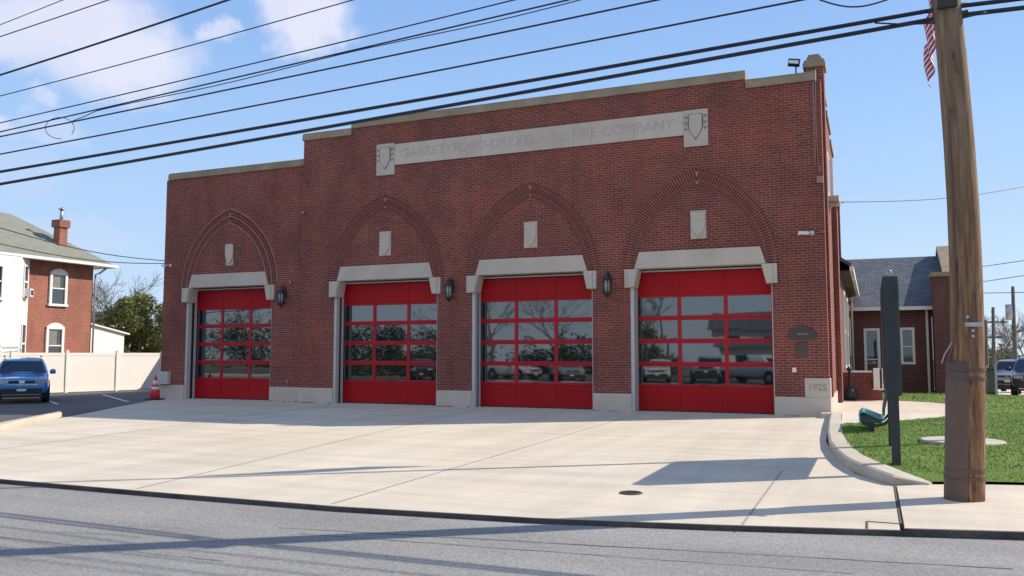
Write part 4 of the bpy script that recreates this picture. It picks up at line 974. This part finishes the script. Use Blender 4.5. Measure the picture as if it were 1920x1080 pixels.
for (q0, q1, q2), lab in ((((0, 427), (200, 473), (312, 489)), 'upper of two dark wires crossing in front of the brick house roof'), (((0, 457), (200, 487), (312, 494)), 'lower of two dark wires crossing in front of the brick house roof')):
    a_, m_, c_ = onplane(*q0, x=-31.0), onplane(*q1, x=-31.0), onplane(*q2, x=-31.0)
    c_ = onplane(*q2, y=10.0) if False else c_
    P = []
    for i in range(-6, 13):
        t = i / 12; p = a_ * (1 - t) * (1 - 2 * t) + m_ * 4 * t * (1 - t) + c_ * t * (2 * t - 1) if False else a_.lerp(c_, t) - Vector((0, 0, 0.25 * math.sin(math.pi * max(0, t))))
        P.append(tuple(p))
    o = MB().tube(P, 0.022, 5).build('distant_wire', 'cable', origin=a_); tag(o, lab, 'cable')

# sign seen edge-on
SG = thing('sign_board', (1.28, -9.6, 0.15), 'tall narrow black sign cabinet on posts, seen edge on in the lawn', 'sign')
MB().box(1.19, 1.385, -10.80, -8.35, 1.05, 2.66).build('cabinet', 'signblack', SG, bevel=0.01)
q = MB(); q.box(1.182, 1.19, -10.70, -8.45, 1.15, 2.56); q.box(1.385, 1.393, -10.70, -8.45, 1.15, 2.56); q.build('face_panel', 'darkplastic', SG)
for y in (-10.72, -8.45): MB().box(1.235, 1.345, y - 0.055, y + 0.055, 0.05, 1.049).build('post', 'signblack', SG)
q = MB(); q.tube([(1.28, -10.5, 2.66), (1.28, -10.5, 2.70)], 0.012, 6); q.tube([(1.28 + 0.035 * math.cos(a / 10 * 2 * math.pi), -10.5, 2.735 + 0.035 * math.sin(a / 10 * 2 * math.pi)) for a in range(11)], 0.009, 5); q.build('lifting_eye', 'steel', SG)
# bench
BX, BY0, BY1, bz = 0.80, -5.9, -4.7, 0.06
BN_ = thing('park_bench', (1.1, -5.3, bz), 'teal park bench with black curved frame on the lawn beside the station', 'bench')
def prof(pts, t): # thickened open profile -> polygon xz
    up_ = []; dn = []
    for i, p in enumerate(pts):
        a = Vector(pts[max(i - 1, 0)]); c = Vector(pts[min(i + 1, len(pts) - 1)]); d = (c - a).normalized(); n = Vector((-d.y, d.x)) * t / 2
        up_.append((p[0] + n.x, p[1] + n.y)); dn.append((p[0] - n.x, p[1] - n.y))
    return up_ + dn[::-1]
sp = prof([(BX - 0.01, bz + 0.26), (BX - 0.02, bz + 0.42), (BX + 0.03, bz + 0.46), (BX + 0.15, bz + 0.42), (BX + 0.34, bz + 0.34), (BX + 0.42, bz + 0.33)], 0.035)
MB().prismxz(sp, BY0, BY1).build('seat', 'teal', BN_, bevel=0.006)
MB().prismxz([(BX + 0.0, bz + 0.25), (BX + 0.0, bz + 0.40), (BX + 0.15, bz + 0.40), (BX + 0.36, bz + 0.31), (BX + 0.36, bz + 0.25)], BY0 + 0.06, BY1 - 0.06).build('seat_box', 'benchgrey', BN_)
bp = prof([(BX + 0.40, bz + 0.40), (BX + 0.41, bz + 0.52), (BX + 0.45, bz + 0.70), (BX + 0.48, bz + 0.80), (BX + 0.53, bz + 0.83)], 0.04)
MB().prismxz(bp, BY0, BY1).build('backrest', 'benchgrey', BN_, bevel=0.006)
for y in (BY0 + 0.02, BY1 - 0.02):
    q = MB(); q.tube([(BX + 0.02, y, bz + 0.24), (BX + 0.30, y, bz + 0.21), (BX + 0.42, y, bz + 0.25), (BX + 0.51, y, bz + 0.36), (BX + 0.54, y, bz + 0.54), (BX + 0.55, y, bz + 0.78)], 0.026, 8); q.build('frame', 'iron', BN_)
    q = MB(); q.box(BX + 0.16, BX + 0.23, y - 0.03, y + 0.03, bz - 0.02, bz + 0.23); q.build('leg', 'iron', BN_)
# flagpole
FX, FY = 2.34, -7.66
FP = thing('flagpole', (FX, FY, 0.15), 'white flagpole in a round concrete footing behind the wooden utility pole', 'flagpole')
MB().lathe([(0.62, -0.1), (0.62, 0.075), (0.60, 0.08)], (FX, FY, 0.14), 36).build('footing', 'curb', FP)
zs = [0.2, 4, 8, 12.6]; MB().tube([(FX, FY, z) for z in zs], [0.07, 0.06, 0.05, 0.035], 12).build('pole', 'frame_grey', FP)
MB().lathe([(0.02, -0.08), (0.07, -0.03), (0.08, 0.0), (0.07, 0.04), (0.02, 0.08)], (FX, FY, 12.65), 12).build('finial', 'bronze_light', FP)
# limp flag hanging from the flagpole
fg = MB(); nu, nv = 30, 26; vs = []; random.seed(5)
for j in range(nv + 1):
    v = j / nv
    for i in range(nu + 1):
        u = i / nu
        z = 8.75 - v * 1.15 - u * (1.75 - 0.35 * v) - 0.0
        fold = 0.05 * math.sin(u * 22 + v * 3) * (0.3 + u)
        out = 0.06 + 0.52 * u * (1 - 0.35 * v * u)
        # hangs back and slightly to the left of the pole
        x = FX - 0.05 - out * 0.42 + fold * 0.9; y = FY + out * 0.9 + fold * 0.5
        vs.append((x, y, z))
for j in range(nv):
    for i in range(nu):
        u, v = i / nu, j / nv
        fg.cur = 2 if (u < 0.4 and v < 0.54) else (0 if int(v * 13) % 2 == 0 else 1)
        a = j * (nu + 1) + i; fg.f.append([a, a + 1, a + nu + 2, a + nu + 1]); fg.mi.append(fg.cur); fg.sm.append(True)
fg.v = vs
o = fg.build('flag', ['flag_red', 'flag_white', 'flag_blue'], origin=(FX, FY, 8.7)); tag(o, 'limp red and white striped flag hanging beside the wooden pole top', 'flag')
so = o.modifiers.new('solid', 'SOLIDIFY'); so.thickness = 0.004

# metal picket fence right
MF = thing('metal_fence', (5.3, 13.1, -0.05), 'dark metal picket fence running back along the drive at right', 'fence')
q = MB()
y = 13.1
while y < 20.5: q.box(5.27, 5.30, y - 0.012, y + 0.012, hz(5.3, y) + 0.12, hz(5.3, y) + 1.18); y += 0.13
q.build('pickets', 'fence_metal', MF)
for z in (0.2, 1.08): MB().tube([(5.285, yy, hz(5.3, yy) + z) for yy in (13.1, 15, 17, 19, 20.5)], 0.02, 4).build('rail', 'iron', MF)
for y in (13.1, 15.6, 18.1, 20.5): MB().box(5.25, 5.33, y - 0.04, y + 0.04, hz(5.3, y) - 0.1, hz(5.3, y) + 1.28).build('post', 'steel', MF)

# ================================================================ TREES
def bare_tree(name, x, y, z, H, seed, label, group, spread=0.55, depth=6, r0=0.2):
    rnd = random.Random(seed); T = thing(name, (x, y, z), label, 'tree', group)
    tr = MB(); br = MB()
    def grow(b, p, d, L, r, k):
        pts = [p]; rr = [r]; q = p.copy(); dd = d.copy()
        for _ in range(3):
            dd = (dd + Vector((rnd.gauss(0, .13), rnd.gauss(0, .13), rnd.gauss(0, .08)))).normalized(); q = q + dd * L / 3; pts.append(q.copy()); rr.append(max(0.013, rr[-1] * 0.86))
        b.tube(pts, rr, 6 if k > 3 else 3, caps=False)
        if k <= 0: return
        for _ in range(2 if k > 4 else 3):
            a = rnd.uniform(0, 2 * math.pi); o = dd.orthogonal().normalized(); o2 = dd.cross(o)
            nd = (dd + (o * math.cos(a) + o2 * math.sin(a)) * rnd.uniform(spread * .6, spread * 1.5) + Vector((0, 0, .12))).normalized()
            t = rnd.choice((1, 2, 3)); grow(br, pts[t], nd, L * rnd.uniform(.66, .86), rr[t] * .66, k - 1)
    grow(tr, Vector((x, y, z)), Vector((0, 0, 1)), H * 0.28, r0, depth)
    tr.build('trunk', 'bark', T); br.build('crown', 'bark', T); return T
def leafy_tree(name, x, y, z, H, Rw, seed, label, group, mtl, n=7000, leaf=0.16, conic=False):
    rnd = random.Random(seed); T = thing(name, (x, y, z), label, 'tree', group)
    MB().tube([(x, y, z), (x + .1, y, z + H * .3), (x, y + .1, z + H * .75)], [0.2, 0.15, 0.05], 8).build('trunk', 'bark', T)
    cl = []
    for _ in range(42):
        t = rnd.random(); zz = z + H * (0.12 + 0.84 * t); rm = Rw * ((1 - t) ** 0.6 if conic else math.sqrt(max(0.05, 1 - (2 * t - 0.95) ** 2 * 0.85)))
        a = rnd.uniform(0, 2 * math.pi); rr = rm * math.sqrt(rnd.random()) * .9
        cl.append((x + rr * math.cos(a), y + rr * math.sin(a), zz, Rw * rnd.uniform(.18, .36)))
    b = MB()
    for i in range(n):
        c = rnd.choice(cl); d = Vector((rnd.gauss(0, 1), rnd.gauss(0, 1), rnd.gauss(0, 1))).normalized() * c[3] * rnd.random() ** .4
        p = Vector(c[:3]) + d; p.z = max(p.z, z + .1)
        u = Vector((rnd.gauss(0, 1), rnd.gauss(0, 1), rnd.gauss(0, 1))).normalized() * leaf * rnd.uniform(.6, 1.3); w = u.orthogonal().normalized() * leaf * .5
        b.add([p - u * .5 - w * .4, p + w * .5, p + u * .7, p - w * .5], [(0, 1, 2, 3)])
    b.build('crown', mtl, T); return T
e0 = onplane(268, 660, y=17)
leafy_tree('evergreen_tree', e0.x - 0.4, 17, -0.3, 5.9, 2.4, 21, 'dense olive evergreen against the station corner behind the fence', 'evergreens behind the fence', 'leaf_olive', 20000, 0.20)
leafy_tree('evergreen_tree', e0.x - 2.6, 19.5, -0.3, 3.9, 1.5, 22, 'lower dark evergreen behind the white shed', 'evergreens behind the fence', 'leaf_dark', 6000, 0.20)
leafy_tree('evergreen_tree', e0.x + 1.9, 18.5, -0.3, 5.7, 2.0, 23, 'olive evergreen half hidden by the left station wall', 'evergreens behind the fence', 'leaf_olive', 6000, 0.20)
for px, yy, h, sd_, lab in ((194, 26, 10.0, 31, 'bare tree rising just right of the brick house'), (228, 33, 8.0, 32, 'bare tree in the gap above the white shed'), (290, 26, 12.0, 33, 'tallest bare tree beside the station wall behind the evergreen'), (172, 36, 10.5, 34, 'faint bare tree half hidden by the brick house corner')):
    bare_tree('bare_tree', onplane(px, 660, y=yy).x, yy, -0.3, h, sd_, lab, 'bare trees behind the fence', depth=6, r0=.13)
BH = thing('distant_house', (onplane(190, 600, y=40).x, 40, -0.3), 'pale house with low roof seen through the bare branches', 'house')
hx_ = onplane(185, 600, y=40).x
MB().box(hx_ - 6, hx_ + 1.5, 40, 46, -0.5, 5.0).build('wall', 'white', BH); MB().prismyz([(39.5, 5.0), (43, 6.3), (46.5, 5.0)][::-1], hx_ - 6.3, hx_ + 1.8).build('roof', 'slate', BH)
# right background trees and poles
for i, (px, yy, h, lab) in enumerate(((1835, 66, 7.5, 'bare tree just right of the wooden pole in the distance'), (1870, 72, 9, 'bare tree behind the leaning far street pole'), (1900, 64, 8.5, 'rounded bare tree above the silver pickup'), (1935, 70, 10, 'bare tree at the right edge of the photo'), (1965, 60, 9, 'bare tree just past the right edge behind the dark car'))):
    p = onplane(px, 665, y=yy); bare_tree('bare_tree', p.x, yy, -1.7, h, 50 + i, lab, 'distant bare trees at right', depth=6, r0=.18)
leafy_tree('evergreen_tree', onplane(1850, 665, y=80).x, 80, -2, 4.2, 4.5, 61, 'low dark hedge mass beyond the drive at right', None, 'leaf_olive', 4000, .4)
for px, top, yy, lab, tf in ((1848, 600, 40, 'short distant utility pole just right of the big wooden pole', 0), (1862, 576, 50, 'middle distant utility pole beyond the drive', 0), (1903, 537, 46, 'distant utility pole with a transformer above the pickup', 1)):
    p = onplane(px, 690, y=yy); t = onplane(px - (4 if tf else 0), top, y=yy)
    T = thing('street_pole', (p.x, yy, -1.5), lab, 'utility pole', 'distant utility poles')
    MB().tube([(p.x, yy, -1.5), (t.x, yy, t.z)], [0.16, 0.11], 8).build('pole_shaft', 'bark', T)
    MB().box(t.x - .9, t.x + .9, yy - .06, yy + .06, t.z - 1.2, t.z - 1.08).build('crossarm', 'bark', T) if not tf else MB().tube([(t.x - .3, yy, t.z - 2.4), (t.x - .3, yy, t.z - 1.3)], 0.25, 10).build('transformer', 'steel', T)

# across the street (mirrored in the door glass)
k = 0
for x, y, h in ((-15, -45, 9), (-24, -46, 10), (-30.5, -44, 11), (-38, -50, 10), (-21, -50, 11), (-33, -47, 12), (-62, -50, 11), (-17.5, -47, 10)):
    bare_tree('bare_tree', x, y, 0, h, 70 + k, 'bare tree across the street, number %s along the row mirrored in the door glass' % ('one two three four five six seven eight'.split()[k]), 'bare trees across the street', depth=5, r0=.2); k += 1
random.seed(9)
for i, (x, y, h, w) in enumerate(((-27, -52, 2.6, 5), (-36, -48, 2.2, 6), (-46, -50, 3.2, 6), (-56, -54, 4.0, 7), (-66, -54, 4.4, 7), (-20, -58, 2.4, 4))):
    leafy_tree('evergreen_tree', x, y, 0, h, w, 80 + i, ['low evergreen mirrored in the second bay door', 'broad evergreen mirrored in the glass of the left doors', 'round evergreen mirrored in the leftmost door', 'tall evergreen mirrored in the leftmost door', 'far evergreen mirrored low in the leftmost door', 'small evergreen mirrored in the third bay door'][i], 'evergreens across the street', 'leaf_olive' if i % 2 else 'leaf_dark', 3500, .4)
OH = thing('roadside_house', (-8, -64, 0), 'grey roofed house across the street mirrored in the right hand doors', 'house')
MB().box(-13, -2, -68, -60, 0, 3.0).build('wall', 'siding', OH); MB().prismyz([(-68.6, 3.0), (-64, 5.4), (-59.4, 3.0)][::-1], -13.5, -1.5).build('roof', 'slate', OH)
q = MB()
for x in (-11, -7.5, -4): q.box(x - .6, x + .6, -59.99, -59.93, 1.0, 2.3)
q.build('window', 'winglass', OH)

# ================================================================ LIGHT
SUN_D = Vector((0.805, 0.593, 0)).normalized(); EL = R(36.0)
sd = Vector((SUN_D.x * math.cos(EL), SUN_D.y * math.cos(EL), math.sin(EL)))
ld = bpy.data.lights.new('sun', 'SUN'); ld.energy = 4.5; ld.angle = R(0.4); ld.color = (1.0, 0.895, 0.74)
lo = bpy.data.objects.new('sun', ld); COL.objects.link(lo); lo.rotation_euler = sd.to_track_quat('Z', 'Y').to_euler(); lo.location = (20, 20, 30)
w = bpy.data.worlds.new('World'); S.world = w; w.use_nodes = True; nt = w.node_tree
bg = nt.nodes['Background']
sky = N(nt, 'ShaderNodeTexSky', sky_type='NISHITA'); sky.sun_disc = False; sky.sun_elevation = EL; sky.sun_rotation = math.atan2(SUN_D.x, SUN_D.y)
sky.altitude = 50; sky.air_density = 1.0; sky.dust_density = 0.5; sky.ozone_density = 2.0
bg.inputs[1].default_value = 0.13
tc = N(nt, 'ShaderNodeTexCoord'); gen = tc.outputs['Generated']
n1 = N(nt, 'ShaderNodeTexNoise'); n1.inputs['Scale'].default_value = 8; n1.inputs['Detail'].default_value = 7; n1.inputs['Roughness'].default_value = 0.56
nt.links.new(gen, n1.inputs['Vector'])
sub = N(nt, 'ShaderNodeVectorMath', operation='SUBTRACT'); nt.links.new(n1.outputs['Color'], sub.inputs[0]); sub.inputs[1].default_value = (0.5, 0.5, 0.5)
scl = N(nt, 'ShaderNodeVectorMath', operation='SCALE'); scl.inputs['Scale'].default_value = 0.14; nt.links.new(sub.outputs[0], scl.inputs[0])
wp = N(nt, 'ShaderNodeVectorMath', operation='ADD'); nt.links.new(gen, wp.inputs[0]); nt.links.new(scl.outputs[0], wp.inputs[1])
acc = None
# soft cumulus at the upper left of the sky, and a thin band low down
for (px, py, rad, den, ev) in ((50, 40, 0.095, 0.85, 1.6), (160, 50, 0.09, 0.9, 1.7), (235, 110, 0.085, 0.95, 1.6), (290, 120, 0.05, 0.7, 1.3), (150, 90, 0.085, 0.8, 1.8), (520, 10, 0.05, 0.85, 1.4), (590, 40, 0.055, 0.95, 1.4), (620, 68, 0.03, 0.7, 1.5), (385, 60, 0.024, 0.7, 1.5), (75, 183, 0.032, 0.75, 1.7), (10, 212, 0.035, 0.8, 1.6), (700, 0, 0.035, 0.6, 1.6), (100, 245, 0.05, 0.35, 2.0), (170, 430, 0.07, 0.16, 3.2), (40, 320, 0.07, 0.15, 2.0)):
    d = ray(px, py).normalized()
    s1 = N(nt, 'ShaderNodeVectorMath', operation='SUBTRACT'); nt.links.new(wp.outputs[0], s1.inputs[0]); s1.inputs[1].default_value = d
    s2 = N(nt, 'ShaderNodeVectorMath', operation='MULTIPLY'); nt.links.new(s1.outputs[0], s2.inputs[0]); s2.inputs[1].default_value = (1, 1, ev)
    l_ = N(nt, 'ShaderNodeVectorMath', operation='LENGTH'); nt.links.new(s2.outputs[0], l_.inputs[0])
    mr = N(nt, 'ShaderNodeMapRange', interpolation_type='SMOOTHSTEP'); nt.links.new(l_.outputs['Value'], mr.inputs[0])
    mr.inputs[1].default_value = rad * 1.05; mr.inputs[2].default_value = rad * 0.42; mr.inputs[3].default_value = 0; mr.inputs[4].default_value = den
    if acc is None: acc = mr.outputs[0]
    else:
        mx = N(nt, 'ShaderNodeMath', operation='MAXIMUM'); nt.links.new(acc, mx.inputs[0]); nt.links.new(mr.outputs[0], mx.inputs[1]); acc = mx.outputs[0]
mxc = N(nt, 'ShaderNodeMix', data_type='RGBA'); nt.links.new(acc, mxc.inputs[0]); 
hs = N(nt, 'ShaderNodeHueSaturation'); hs.inputs['Saturation'].default_value = 1.10; hs.inputs['Value'].default_value = 1.0; nt.links.new(sky.outputs[0], hs.inputs['Color'])
# clear pale blue towards the horizon
sz0 = N(nt, 'ShaderNodeSeparateXYZ'); nt.links.new(gen, sz0.inputs[0])
lowc = ramp(nt, sz0.outputs['Z'], [(0.0, (.375, .47, .60)), (0.13, (.31, .425, .60)), (0.26, (.245, .38, .60)), (0.42, (.17, .30, .56)), (1.0, (.09, .17, .40))])
sc10 = N(nt, 'ShaderNodeVectorMath', operation='SCALE'); sc10.inputs['Scale'].default_value = 10.0; nt.links.new(lowc, sc10.inputs[0])
mlow = N(nt, 'ShaderNodeMix', data_type='RGBA'); mlow.inputs[0].default_value = 0.85
nt.links.new(hs.outputs[0], mlow.inputs[6]); nt.links.new(sc10.outputs[0], mlow.inputs[7])
nt.links.new(mlow.outputs[2], mxc.inputs[6]); mxc.inputs[7].default_value = (4.9, 5.0, 5.9, 1)
# unseen broken cloud added behind the photographer to brighten the shade
sxz = N(nt, 'ShaderNodeSeparateXYZ'); nt.links.new(gen, sxz.inputs[0])
ma = N(nt, 'ShaderNodeMapRange', interpolation_type='SMOOTHSTEP'); nt.links.new(sxz.outputs['Y'], ma.inputs[0]); ma.inputs[1].default_value = 0.15; ma.inputs[2].default_value = -0.35
mb = N(nt, 'ShaderNodeMapRange', interpolation_type='SMOOTHSTEP'); nt.links.new(sxz.outputs['Z'], mb.inputs[0]); mb.inputs[1].default_value = 0.02; mb.inputs[2].default_value = 0.14
n3 = N(nt, 'ShaderNodeTexNoise'); n3.inputs['Scale'].default_value = 2.2; n3.inputs['Detail'].default_value = 6; nt.links.new(gen, n3.inputs['Vector'])
mc_ = N(nt, 'ShaderNodeMapRange', interpolation_type='SMOOTHSTEP'); nt.links.new(n3.outputs[0], mc_.inputs[0]); mc_.inputs[1].default_value = 0.40; mc_.inputs[2].default_value = 0.56
m1 = N(nt, 'ShaderNodeMath', operation='MULTIPLY'); nt.links.new(ma.outputs[0], m1.inputs[0]); nt.links.new(mb.outputs[0], m1.inputs[1])
m2 = N(nt, 'ShaderNodeMath', operation='MULTIPLY'); nt.links.new(m1.outputs[0], m2.inputs[0]); nt.links.new(mc_.outputs[0], m2.inputs[1])
mx2 = N(nt, 'ShaderNodeMix', data_type='RGBA'); nt.links.new(m2.outputs[0], mx2.inputs[0]); nt.links.new(mxc.outputs[2], mx2.inputs[6]); mx2.inputs[7].default_value = (3.6, 4.2, 5.2, 1)
nt.links.new(mx2.outputs[2], bg.inputs[0])
S.view_settings.view_transform = 'Standard'; S.view_settings.look = 'None'; S.view_settings.exposure = 0.35; S.view_settings.gamma = 1.0
S.cycles.max_bounces = 6; S.cycles.use_denoising = True
for o in bpy.data.objects:
    if '_o' in o: del o['_o']
